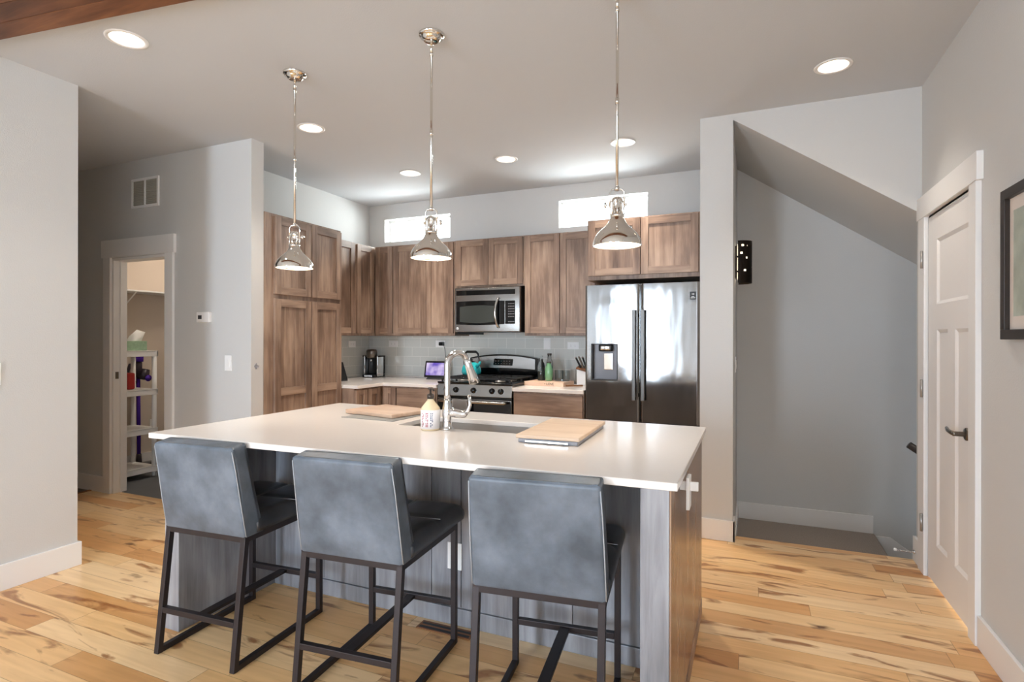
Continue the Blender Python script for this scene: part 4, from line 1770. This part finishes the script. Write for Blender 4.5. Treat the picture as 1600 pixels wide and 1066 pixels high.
# kettle
t = thing('tea_kettle', 'turquoise enamel kettle with black handle on the stove', 'kettle', (-2.515, 4.84, .992))
kx, ky, kz = -2.515, 4.840, .9925
m = MB()
m.lathe([(0, 0), (.082, 0), (.094, .010), (.097, .035), (.090, .070), (.074, .100), (.052, .116), (.040, .119), (0, .120)], (kx, ky, kz), 36)
m.tube([(kx + .07, ky - .03, kz + .075), (kx + .105, ky - .045, kz + .100), (kx + .125, ky - .055, kz + .128)], [.02, .014, .011], 12)
m.build('body', 'teal', t)
m = MB()
m.lathe([(0, .119), (.040, .119), (.034, .128), (.012, .132), (.010, .140), (.014, .148), (0, .154)], (kx, ky, kz), 24)
m.build('lid', 'black_gloss', t)
m = MB()
pts = [(-.082, .088), (-.084, .150), (-.070, .205), (-.048, .222), (.048, .222), (.070, .205), (.084, .150), (.082, .088)]
m.tube([(kx + a, ky, kz + b) for a, b in pts], [.005, .006, .009, .013, .013, .009, .006, .005], 10)
m.build('handle', 'black', t)

# ================================================================== ITEMS ON THE WORKTOPS
# coffee maker
t = thing('coffee_maker', 'black and silver pod coffee maker in the worktop corner', 'coffee maker', (-3.82, 4.98, CT))
x, y = -3.800, 5.000
m = MB()
m.box(x - .085, x + .075, y - .095, y + .095, CT, CT + .030, .008, 0, 3)
m.box(x - .085, x + .075, y + .010, y + .095, CT + .03, CT + .235, .010, 0, 3)
m.build('body', 'black', t)
m = MB()
m.box(x - .098, x - .082, y - .055, y + .055, CT + .010, CT + .235, .008, 0, 3)
m.box(x + .072, x + .088, y - .055, y + .055, CT + .010, CT + .235, .008, 0, 3)
m.build('side_band', 'chrome', t)
m = MB()
m.lathe([(0, CT + .205), (.040, CT + .207), (.056, CT + .222), (.058, CT + .285), (.050, CT + .302), (0, CT + .306)], (x - .004, y - .035, 0), 28)
m.build('brew_head', 'dark_nickel', t)
m = MB()
m.lathe([(0, CT + .168), (.012, CT + .170), (.016, CT + .206), (0, CT + .207)], (x - .004, y - .045, 0), 16)
m.build('nozzle', 'chrome', t)
m = MB()
m.box(x - .055, x + .050, y - .1005, y - .094, CT + .006, CT + .028, .002)
for k in range(6):
    m.box(x - .05 + k * .017, x - .042 + k * .017, y - .102, y - .099, CT + .008, CT + .026)
m.build('drip_grille', 'chrome', t)
m = MB()
m.box(x - .130, x - .078, y - .035, y + .05, CT + .222, CT + .236, .004)
m.box(x + .068, x + .112, y - .035, y + .05, CT + .222, CT + .236, .004)
m.build('lever', 'black', t)
m = MB()
m.tube([(x - .125, y + .01, CT), (x - .125, y + .01, CT + .215)], .026, 18)
m.build('water_tank', 'grey_plastic', t)

# black speaker slab near the pantry
t = thing('smart_speaker', 'black slanted slab device on the worktop beside the pantry', 'speaker', (-3.72, 4.37, CT))
m = MB()
m.hexa([(-3.80, 4.285, CT + .008), (-3.715, 4.285, CT + .008), (-3.715, 4.470, CT + .008), (-3.80, 4.470, CT + .008),
        (-3.80, 4.292, CT + .185), (-3.770, 4.292, CT + .185), (-3.770, 4.462, CT + .185), (-3.80, 4.462, CT + .185)], .006, 0, 3)
m.build('body', 'black', t)
m = MB()
m.box(-3.81, -3.705, 4.30, 4.455, CT, CT + .010, .003)
m.build('foot', 'charcoal', t)

# smart display
t = thing('smart_display', 'small smart display with lilac screen on the worktop', 'display', (-3.0, 4.98, CT))
Md = Matrix.Translation((-3.005, 4.960, CT + .022)) @ Matrix.Rotation(math.radians(6), 4, 'Z') @ Matrix.Rotation(math.radians(-14), 4, 'X')
m = MB(Md)
m.box(-.122, .122, -.006, .014, 0, .172, .008, 0, 3)
m.build('housing', 'black', t)
m = MB(Md)
m.box(-.104, .104, -.0075, -.0055, .020, .152)
m.build('screen', 'screen', t)
m = MB()
m.hexa([(-3.105, 4.945, CT), (-2.905, 4.955, CT), (-2.915, 5.045, CT), (-3.095, 5.035, CT), (-3.085, 4.960, CT + .032), (-2.925, 4.972, CT + .032), (-2.93, 5.005, CT + .05), (-3.08, 4.995, CT + .05)], .004)
m.build('base', 'charcoal', t)

# serving board with lettering, bottles and tumblers
t = thing('serving_board', 'pale wooden serving block with small dark lettering beside the stove', 'board', (-1.7, 4.85, CT))
Ms = Matrix.Translation((-1.700, 4.830, CT)) @ Matrix.Rotation(math.radians(-3), 4, 'Z')
m = MB(Ms)
m.box(-.190, .190, -.150, .130, 0, .036, .004)
m.build('block', 'pale_wood', t)
text('\u2022 LOVE', .030, Ms @ FACE_Y(.055, -.1504, .019), 'lettering', t)
m = MB()
m.hexa([(-1.505, 4.70, CT), (-1.375, 4.80, CT), (-1.385, 4.83, CT), (-1.515, 4.735, CT), (-1.505, 4.70, CT + .012), (-1.375, 4.80, CT + .012), (-1.385, 4.83, CT + .012), (-1.515, 4.735, CT + .012)], .002)
o = m.build('wooden_spatula', 'brown_wood')
tag(o, 'brown wooden utensil lying at the right end of the pale block', 'spatula')

BT_ = CT + .0365


def bottle(name, label, x, y, prof, parts):
    t = thing(name, label, 'bottle', (x, y, BT_))
    for nm, mt, pr in parts:
        MB().lathe(pr, (x, y, BT_), 24).build(nm, mt, t)
    return t


bottle('glass_bottle', 'dark-bottomed glass bottle, leftmost on the pale block', -1.795, 4.865, None,
       [('body', 'dark_bottle', [(0, 0), (.033, 0), (.036, .006), (.036, .075), (.034, .085), (0, .086)]),
        ('neck', 'clear_glass', [(.034, .086), (.035, .120), (.028, .160), (.015, .178), (.013, .215), (.016, .218), (.016, .226), (0, .226)])])
bottle('glass_bottle', 'tall clear bottle behind the green bottle', -1.738, 4.930, None,
       [('body', 'clear_glass', [(0, 0), (.030, 0), (.033, .006), (.033, .150), (.026, .180), (.018, .195), (.017, .232), (0, .232)]),
        ('cap', 'dark_nickel', [(0, .232), (.021, .232), (.021, .250), (0, .251)])])
bottle('glass_bottle', 'rounded green bottle at the middle of the pale block', -1.708, 4.830, None,
       [('body', 'green_glass', [(0, 0), (.026, 0), (.032, .006), (.037, .040), (.038, .080), (.034, .115), (.026, .140), (.020, .152), (.020, .165), (0, .166)]),
        ('cap', 'dark_nickel', [(0, .1665), (.022, .1665), (.022, .176), (0, .177)])])
for i, (x, y, lab) in enumerate(((-1.625, 4.870, 'clear cut-glass tumbler next to the green bottle'), (-1.552, 4.850, 'clear cut-glass tumbler at the right end of the pale block'))):
    m = MB()
    m.lathe([(0, 0), (.033, 0), (.036, .004), (.038, .098), (.0355, .098), (.033, .016), (0, .012)], (x, y, BT_), 12, smooth=False)
    o = m.build('tumbler', 'clear_glass')
    tag(o, lab, 'glass', 'tumblers on the serving block')

# utensil crock
t = thing('utensil_crock', 'white crock of utensils against the refrigerator side', 'crock', (-1.40, 5.0, CT))
m = MB()
m.hexa([(-1.465, 4.90, CT), (-1.345, 4.90, CT), (-1.345, 5.02, CT), (-1.465, 5.02, CT), (-1.465, 4.90, CT + .145), (-1.345, 4.90, CT + .115), (-1.345, 5.02, CT + .135), (-1.465, 5.02, CT + .165)], .004)
m.build('block', 'white_plastic', t)
m = MB()
m.hexa([(-1.470, 4.895, CT + .146), (-1.340, 4.895, CT + .112), (-1.340, 5.025, CT + .136), (-1.470, 5.025, CT + .167), (-1.470, 4.895, CT + .160), (-1.340, 4.895, CT + .126), (-1.340, 5.025, CT + .150), (-1.470, 5.025, CT + .181)], .002)
m.build('rim', 'brown_wood', t)
for i, (dx, dy, L, lab) in enumerate(((-.020, 4.925, .10, 'dark-handled knife leaning leftmost in the white crock'), (.005, 4.950, .125, 'steel-handled knife standing mid crock beside the fridge'), (.030, 4.980, .14, 'tallest knife handle at the back of the white crock'))):
    k = thing('kitchen_knife', lab, 'knife', (-1.415 + dx, dy, CT + .15), 'knives in the white crock')
    a = Vector((-1.412 + dx, dy, CT + .160 - .02 * i))
    d = Vector((-.045, -.025, L)).normalized()
    m = MB()
    m.bar(a, a + d * L, .014, .022, up=(0, 1, 0), bev=.004)
    m.build('handle', ['black', 'dark_nickel', 'black'][i], k)
    m = MB()
    m.bar(a + d * L, a + d * (L + .012), .016, .024, up=(0, 1, 0), bev=.004)
    m.build('end_cap', 'chrome', k)

# ================================================================== ISLAND
WI = ['island_wood', 'island_wood']
IX0, IX1, IY0, IY1 = -2.520, -.200, 1.705, 2.905
t = thing('kitchen_island', 'grey-brown stained wooden island with panelled front and end walls', 'island', (-1.36, 2.3, 0))
BZ = IT - .0255
m = MB()
m.box(-2.400, -.315, 2.300, 2.870, 0, .63, .001)
m.box(-2.400, -1.66, 2.300, 2.870, .63, BZ, .001)
m.box(-.84, -.315, 2.300, 2.870, .63, BZ, .001)
m.box(-1.66, -.84, 2.300, 2.320, .63, BZ, .001)
m.box(-1.66, -.84, 2.840, 2.870, .63, BZ, .001)
m.build('cabinet_body', WI, t)
xs_ = [-2.400, -2.060, -1.403, -1.243, -.700, -.315]
for i in range(5):
    m = MB(FACE_Y(xs_[i] + .002, 2.300, .085))
    m.box(0, xs_[i + 1] - xs_[i] - .004, 0, BZ - .086, 0, .010, .002)
    m.build('front_panel', WI, t)
m = MB()
m.box(-2.400, -.315, 2.286, 2.2995, 0, .080, .003, 1)
m.build('base_strip', WI, t)
for (x0, x1) in ((-2.495, -2.402), (-.313, -.226)):
    m = MB()
    m.box(x0, x1, IY0 + .025, 2.870, 0, BZ, .002)
    m.build('end_panel', WI, t)
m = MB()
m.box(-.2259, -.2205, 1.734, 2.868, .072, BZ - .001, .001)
m.build('side_skin_lit', ['island_side_lit'], t)  # added skin carrying the warm-lit tone of this end
m = MB()
m.box(-.2258, -.218, 2.40, 2.868, 0, .07, .002)
m.box(-.2258, -.218, 1.74, 2.40, 0, .07, .002)
m.build('base_strip', WVY, t)

SX0, SX1, SY0, SY1 = -1.625, -.885, 2.325, 2.640
m = grid_wall('Z', IT - .025, .025, IX0, IX1, IY0, IY1, [(SX0, SX1, SY0, SY1)])
for v in m.bm.verts:
    k = (v.co.x - IX0) / (IX1 - IX0)
    if v.co.y < IY0 + .01:
        v.co.y = 1.668 + .047 * k
    elif v.co.y > IY1 - .01:
        v.co.y = 2.945 - .075 * k
o = m.build('island_worktop', 'quartz')
b_ = o.modifiers.new('edge', 'BEVEL')
b_.width = .003
b_.segments = 2
b_.limit_method = 'ANGLE'
tag(o, 'large white quartz island worktop with a sink cut-out', 'worktop')

t = thing('kitchen_sink', 'undermounted stainless sink set into the island worktop', 'sink', ((SX0 + SX1) / 2, (SY0 + SY1) / 2, .68))
m = MB()
w = .012
zb, zt = .690, IT - .0255
m.box(SX0 - w, SX1 + w, SY0 - w, SY1 + w, zb - .004, zb)
m.box(SX0 - w, SX0 - .001, SY0 - w, SY1 + w, zb, zt)
m.box(SX1 + .001, SX1 + w, SY0 - w, SY1 + w, zb, zt)
m.box(SX0 - w, SX1 + w, SY0 - w, SY0 - .001, zb, zt)
m.box(SX0 - w, SX1 + w, SY1 + .001, SY1 + w, zb, zt)
m.build('basin', 'sink_steel', t)
m = MB()
m.lathe([(0, .0005), (.045, .0005), (.043, .004), (.030, .002), (0, .002)], (-1.2, 2.48, zb), 24)
m.build('drain', 'chrome', t)

# faucet
fx, fy = -1.322, 2.296
t = thing('kitchen_faucet', 'chrome pull-down gooseneck faucet right of the soap bottle', 'faucet', (fx, fy, IT))
Mf = Matrix.Translation((fx, fy, IT)) @ Matrix.Rotation(math.radians(-23), 4, 'Z')     # local +Y towards the sink
m = MB(Mf)
m.lathe([(0, 0), (.030, 0), (.030, .006), (.024, .012), (.0215, .02), (.0215, .060), (.0235, .075), (.022, .105), (.0190, .122), (.0160, .136), (.0150, .146), (0, .146)], (0, 0, 0), 28)
m.build('body', 'chrome', t)
m = MB(Mf)
R = .062
path = [(0, 0, .14 + .150 * i / 6) for i in range(7)]
for i in range(0, 17):
    a = PI - (PI - math.radians(30)) * i / 16
    path.append((0, R + R * math.cos(a), .300 + R * math.sin(a)))
m.tube(path, .0148, 18)
m.build('gooseneck', 'chrome', t)
e = Vector(path[-1])
d = Vector((0, math.sin(math.radians(24)), -math.cos(math.radians(24))))
m = MB(Mf)
m.tube([e - d * .004, e + d * .012, e + d * .014, e + d * .05, e + d * .095, e + d * .128, e + d * .131], [.0148, .0155, .0175, .0185, .0235, .0265, .022], 20)
m.build('spray_head', 'chrome', t)
m = MB()
m.tube([(fx + .01, fy, IT + .085), (fx + .034, fy + .008, IT + .080), (fx + .066, fy + .014, IT + .075), (fx + .084, fy + .017, IT + .077), (fx + .095, fy + .019, IT + .088)], [.0225, .022, .0205, .017, .012], 16)
m.tube([(fx + .080, fy + .016, IT + .074), (fx + .101, fy + .020, IT + .092), (fx + .110, fy + .022, IT + .120), (fx + .106, fy + .022, IT + .168)], [.012, .0100, .0085, .0090], 12)
m.build('lever', 'chrome', t)

# soap bottle
bx, by = -1.393, 2.262
t = thing('soap_bottle', 'white labelled pump soap bottle left of the faucet', 'soap bottle', (bx, by, IT))
m = MB()
m.lathe([(0, 0), (.042, 0), (.045, .004), (.045, .100), (.042, .106), (.018, .136), (.015, .140), (.015, .146), (0, .146)], (bx, by, IT), 28)
m.build('bottle', 'amber', t)
m = MB()
m.lathe([(.0452, .008), (.0458, .008), (.0458, .096), (.0452, .096)], (bx, by, IT), 32)
lb = m.build('label', 'label_white', t)
rl = random.Random(5)


def curved_mark(a0, a1, z0, z1, mt):
    m = MB()
    vs, fs = [], []
    n = 4
    for i in range(n + 1):
        a = a0 + (a1 - a0) * i / n
        for z in (z0, z1):
            vs.append((bx + .0461 * math.cos(a), by + .0461 * math.sin(a), IT + z))
    for i in range(n):
        fs.append((2 * i, 2 * i + 2, 2 * i + 3, 2 * i + 1))
    m._add(vs, fs)
    return m


ma, mb_, mc = MB(), MB(), MB()
for base_, tgt, cols in ((math.radians(-116), 'label_red', 1), (math.radians(-88), 'label_red', 1), (math.radians(-60), 'label_blue', 1)):
    mm = MB()
    for k in range(9):
        z = .018 + k * .0075
        for s in range(2):
            if rl.random() < .8:
                wv = math.radians(4 + 4 * rl.random())
                a0 = base_ + math.radians(9) * s
                vs = []
                for i in range(3):
                    a = a0 + wv * i / 2
                    for zz in (z, z + .004 + .002 * rl.random()):
                        vs.append((bx + .0461 * math.cos(a), by + .0461 * math.sin(a), IT + zz))
                mm._add(vs, [(0, 2, 3, 1), (2, 4, 5, 3)])
    mm.build('print', tgt, lb)
m = MB()
m.lathe([(0, .146), (.017, .146), (.017, .166), (.008, .170), (.005, .172), (.005, .190), (0, .190)], (bx, by, IT), 18)
m.lathe([(0, .188), (.011, .188), (.013, .194), (.011, .200), (0, .201)], (bx, by, IT), 16)
m.tube([(bx, by, IT + .194), (bx + .018, by - .012, IT + .193), (bx + .030, by - .02, IT + .188)], .0045, 8)
m.build('pump', 'pump_dark', t)

# boards and mat
m = MB(Matrix.Translation((-1.865, 2.565, IT)) @ Matrix.Rotation(math.radians(-3), 4, 'Z'))
m.box(-.175, .175, -.165, .165, 0, .004, .0015)
o = m.build('drying_mat', 'mat_grey')
tag(o, 'thin grey drying mat under the left cutting board', 'mat')
m = MB(Matrix.Translation((-1.905, 2.640, IT + .0045)) @ Matrix.Rotation(math.radians(-13), 4, 'Z'))
m.box(-.195, .195, -.150, .150, 0, .022, .006, 0, 3)
o = m.build('cutting_board', 'board_wood_b')
tag(o, 'light wooden cutting board lying on the grey mat', 'cutting board')
t = thing('board_and_tray', 'pale wooden cutting board on a grey tray over the sink end', 'cutting board', (-.77, 2.39, IT))
Mb = Matrix.Translation((-.772, 2.385, IT)) @ Matrix.Rotation(math.radians(2), 4, 'Z')
m = MB(Mb)
m.box(-.128, .128, -.245, .245, 0, .018, .005, 0, 3)
m.build('tray', 'grey_plastic', t)
m = MB(Mb)
m.box(-.136, .136, -.252, .252, .018, .034, .005, 0, 3)
m.build('board', 'board_wood', t)
m = MB(Mb)
m.box(-.095, .090, -.256, -.249, .004, .013, .002)
m.build('handle_bar', 'chrome', t)

# floor register under the stools
t = thing('floor_register', 'dark slotted heating register in the floor before the island', 'floor vent', (-1.30, 2.24, 0))
m = MB()
m.box(-1.43, -1.15, 2.195, 2.265, .0003, .004, .001)
m.build('frame', 'brown_wood', t)
m = MB()
for k in range(2):
    m.box(-1.42, -1.16, 2.205 + .030 * k, 2.222 + .030 * k, .004, .0045)
m.build('slots', 'black', t)

# ================================================================== STOOLS
def rounded_back():
    """upholstered back: leaning slab, slightly narrower at the top, soft edges"""
    wb, wt = .222, .212
    zb, zt = .522, .902
    th0, th1 = .105, .080
    a = .066
    pts = [(-wb, 0, zb), (wb, 0, zb), (wb, th0, zb), (-wb, th0, zb),
           (-wt, -a, zt), (wt, -a, zt), (wt, -a + th1, zt + .014), (-wt, -a + th1, zt + .014)]
    m = MB()
    t = bmesh.new()
    v = [t.verts.new(p) for p in pts]
    for f in ((3, 2, 1, 0), (4, 5, 6, 7), (0, 1, 5, 4), (1, 2, 6, 5), (2, 3, 7, 6), (3, 0, 4, 7)):
        t.faces.new([v[i] for i in f])
    bmesh.ops.subdivide_edges(t, edges=t.edges[:], cuts=7, use_grid_fill=True)
    bmesh.ops.recalc_face_normals(t, faces=t.faces[:])
    # soft crown on the big faces
    for q in t.verts:
        sx = 1 - (q.co.x / .218) ** 2
        s = (q.co.z - zb) / (zt - zb + .014 * min(1, max(0, (q.co.y + a) / th1)) * (q.co.z - zb) / (zt - zb))
        sz = max(0, 1 - (2 * min(1, s) - 1) ** 2)
        yr = -a * s
        yf = th0 + (-a + th1 - th0) * s
        if abs(q.co.y - yr) < 1e-4:
            q.co.y -= .007 * max(0, sx) ** .5 * sz ** .5
        elif abs(q.co.y - yf) < 1e-4:
            q.co.y += .010 * max(0, sx) ** .5 * sz ** .5
    sharp = [e for e in t.edges if len(e.link_faces) == 2 and e.calc_face_angle(0) > .7]
    bmesh.ops.bevel(t, geom=sharp, offset=.012, segments=3, profile=.6, affect='EDGES')
    m.take(t, 0, True)
    return m


def tufted_seat():
    w, y0, y1, z0, z1 = .228, .060, .535, .533, .606
    NX, NY = 30, 30
    bm = bmesh.new()

    def H(u, v):
        e = min(u, 1 - u, v, 1 - v)
        edge = min(1, e / .09)
        edge = math.sqrt(max(0, 1 - (1 - edge) ** 2))
        pu = abs(math.sin(PI * u * 2))
        pv = abs(math.sin(PI * v * 2))
        puff = (pu ** .35) * (pv ** .35)
        return z0 + (z1 - z0) * (.62 + .38 * edge) + .014 * puff * edge - .006
    top = [[bm.verts.new((-w + 2 * w * i / NX, y0 + (y1 - y0) * j / NY, H(i / NX, j / NY))) for i in range(NX + 1)] for j in range(NY + 1)]
    for j in range(NY):
        for i in range(NX):
            f = bm.faces.new([top[j][i], top[j][i + 1], top[j + 1][i + 1], top[j + 1][i]])
            f.smooth = True
    ring = [top[0][i] for i in range(NX + 1)] + [top[j][NX] for j in range(1, NY + 1)] + [top[NY][i] for i in range(NX - 1, -1, -1)] + [top[j][0] for j in range(NY - 1, 0, -1)]
    mid = [bm.verts.new((q.co.x * 1.012, q.co.y, z0 + .020)) for q in ring]
    low = [bm.verts.new((q.co.x * .99, q.co.y, z0)) for q in ring]
    n = len(ring)
    for a, b in ((ring, mid), (mid, low)):
        for i in range(n):
            f = bm.faces.new([a[i], a[(i + 1) % n], b[(i + 1) % n], b[i]])
            f.smooth = True
    bm.faces.new(low[::-1])
    m = MB()
    m.bm.free()
    m.bm = bm
    return m


def make_stool():
    t = thing('counter_stool', 'x', 'stool', (0, 0, 0), 'stools along the island')
    ORG[t.name] = Vector((0, 0, 0))
    rounded_back().build('backrest', 'leather', t)
    tufted_seat().build('seat', 'leather_shaded', t)
    m = MB()
    for u in (-.0, ):
        m.tube([(u, .075 + .45 * i / 16, .6035 - .004 * math.sin(PI * i / 16)) for i in range(17)], .0018, 6)
    m.build('seam', 'piping', t)
    m = MB()
    m.tube([(-.226 + .452 * i / 16, .2975, .6005 + .003 * math.cos(PI * i / 8)) for i in range(17)], .0018, 6)
    m.build('seam', 'piping', t)
    # piping down the side edges of the back
    for s in (-1, 1):
        m = MB()
        m.tube([(s * .2215, .004, .530), (s * .2195, -.020, .66), (s * .2155, -.043, .80), (s * .2110, -.060, .888)], .0022, 6)
        m.build('piping', 'piping', t)
    b = .024
    wl, c, e, zt = .208, -.045, .486, .521
    zs_ = .182

    def rear(z):     # y of the slanted rear leg
        return c + (0.012 - c) * z / zt
    for s in (-1, 1):
        m = MB()
        m.bar((s * wl, rear(0), .0), (s * wl, rear(zt), zt), b, b, up=(0, 1, 0))
        m.build('leg', 'legs', t)
        m = MB()
        m.bar((s * wl, e - b / 2, .0), (s * wl, e - b / 2, zt), b, b, up=(0, 1, 0))
        m.build('leg', 'legs', t)
        m = MB()
        m.bar((s * wl, rear(0) + .010, b / 2), (s * wl, e - b, b / 2), b * .98, b)
        m.build('floor_runner', 'legs', t)
    m = MB()
    m.box(-wl - .012, wl + .012, .000, .024, .505, .531, .002)
    m.box(-wl - .012, wl + .012, e - .024, e, .505, .531, .002)
    for s in (-1, 1):
        m.box(s * wl - .012, s * wl + .012, .02, e - .02, .505, .531, .002)
    m.build('seat_frame', 'legs', t)
    m = MB()
    m.bar((-wl + .012, rear(zs_), zs_), (wl - .012, rear(zs_), zs_), b, b)
    m.build('stretcher', 'legs', t)
    m = MB()
    m.bar((-wl + .012, e - b / 2, zs_), (wl - .012, e - b / 2, zs_), b, b)
    m.build('stretcher', 'legs', t)
    m = MB()
    m.bar((0, rear(zs_) + .010, zs_), (0, e - .022, zs_), .040, .014)
    m.build('foot_bar', 'legs', t)
    return t


st = make_stool()
for i, (x, y, a, lab) in enumerate(((-2.118, 1.640, .066, 'leftmost grey leather counter stool at the island'),
                                    (-1.370, 1.661, .082, 'middle grey leather counter stool, in front of the island outlet'),
                                    (-.630, 1.668, .115, 'rightmost grey leather counter stool, beside the island end post'))):
    o = st if i == 0 else dup(st, (0, 0, 0))
    o.location = (x, y, 0)
    o.rotation_euler = (0, 0, a)
    o['label'] = lab

# ================================================================== LAUNDRY ROOM
t = thing('plastic_rack', 'white four-tier plastic shelving rack inside the laundry doorway', 'shelf rack', (-5.5, 3.38, 0))
RX_, RY0, RY1 = (-5.68, -5.320), 3.18, 3.615
for k, z in enumerate((.105, .475, .850, 1.222)):
    m = MB()
    m.box(RX_[0], RX_[1], RY0, RY1, z - .012, z, .002)
    for a in ((RX_[1] - .012, RX_[1], RY0, RY1), (RX_[0], RX_[0] + .012, RY0, RY1), (RX_[0], RX_[1], RY0, RY0 + .012), (RX_[0], RX_[1], RY1 - .012, RY1)):
        m.box(*a, z - .055, z - .004, .002)
    m.build('shelf', 'white_plastic', t)
for x in (RX_[0] + .022, RX_[1] - .022):
    for y in (RY0 + .022, RY1 - .022):
        m = MB()
        m.tube([(x, y, 0), (x, y, 1.20)], .021, 12)
        m.build('leg', 'white_plastic', t)

t = thing('stick_vacuum', 'purple stick vacuum standing on the laundry wall behind the rack', 'vacuum', (-5.80, 3.74, 0))
vx, vy = -5.79, 3.735
m = MB()
m.tube([(vx, vy, .13), (vx, vy - .008, .95)], .018, 14)
m.build('tube', 'purple', t)
m = MB()
m.box(vx - .05, vx + .06, vy - .03, vy + .16, 0, .05, .015, 0, 3)
m.tube([(vx, vy, .04), (vx, vy, .15)], [.03, .022], 12)
m.build('floor_head', 'plum', t)
m = MB()
m.tube([(vx, vy - .008, .94), (vx, vy - .005, 1.12)], .034, 16)
m.tube([(vx + .01, vy + .03, .915), (vx + .01, vy + .055, 1.02)], [.058, .045], 16)
m.build('motor_body', 'plum', t)
m = MB()
m.lathe([(0, 0), (.030, 0), (.034, .012), (0, .016)], (vx + .06, vy + .05, .93), 16, axis='X')
m.tube([(vx, vy - .006, 1.10), (vx, vy - .004, 1.165)], .044, 18)
m.build('filter_cap', 'purple', t)
m = MB()
m.tube([(vx, vy - .02, 1.08), (vx, vy - .09, 1.07), (vx, vy - .115, 1.00), (vx, vy - .09, .90), (vx, vy - .03, .89)], .017, 10)
m.build('handle', 'plum', t)
o = MB()
o.box(-5.56, -5.44, 3.405, 3.478, .8505, 1.01, .02, 0, 3)
tag(o.build('red_container', 'red'), 'red container on the rack shelf at the jamb edge', 'container')

t = thing('tissue_box', 'green patterned tissue box on top of the white rack', 'tissue box', (-5.5, 3.48, 1.2225))
m = MB()
m.box(-5.555, -5.435, 3.36, 3.585, 1.2225, 1.315, .006)
m.build('box', 'tissue_green', t)
m = MB()
vs = [(-5.51, 3.43, 1.314), (-5.47, 3.43, 1.314), (-5.47, 3.55, 1.314), (-5.51, 3.55, 1.314), (-5.53, 3.47, 1.36), (-5.46, 3.45, 1.375), (-5.45, 3.575, 1.40), (-5.52, 3.545, 1.385), (-5.49, 3.52, 1.425)]
m._add(vs, [(0, 1, 5, 4), (1, 2, 6, 5), (2, 3, 7, 6), (3, 0, 4, 7), (4, 5, 8), (5, 6, 8), (6, 7, 8), (7, 4, 8)], 0, True)
m.build('tissue', 'paper', t)
m = MB()
m.box(-5.899, -5.60, 3.30, 5.19, 1.806, 1.822, .003)
for y in (3.6, 4.3, 5.0):
    m.tube([(-5.898, y, 1.60), (-5.62, y, 1.806)], .006, 6)
o = m.build('wall_shelf', 'white_plastic')
tag(o, 'thin white shelf high on the laundry room wall', 'shelf')
l = bpy.data.lights.new('laundry_lamp', 'POINT')
l.energy = 15
l.color = (1.0, .86, .70)
l.shadow_soft_size = .12
lo = bpy.data.objects.new('laundry_lamp', l)
COL.objects.link(lo)
lo.location = (-5.0, 4.1, 2.62)
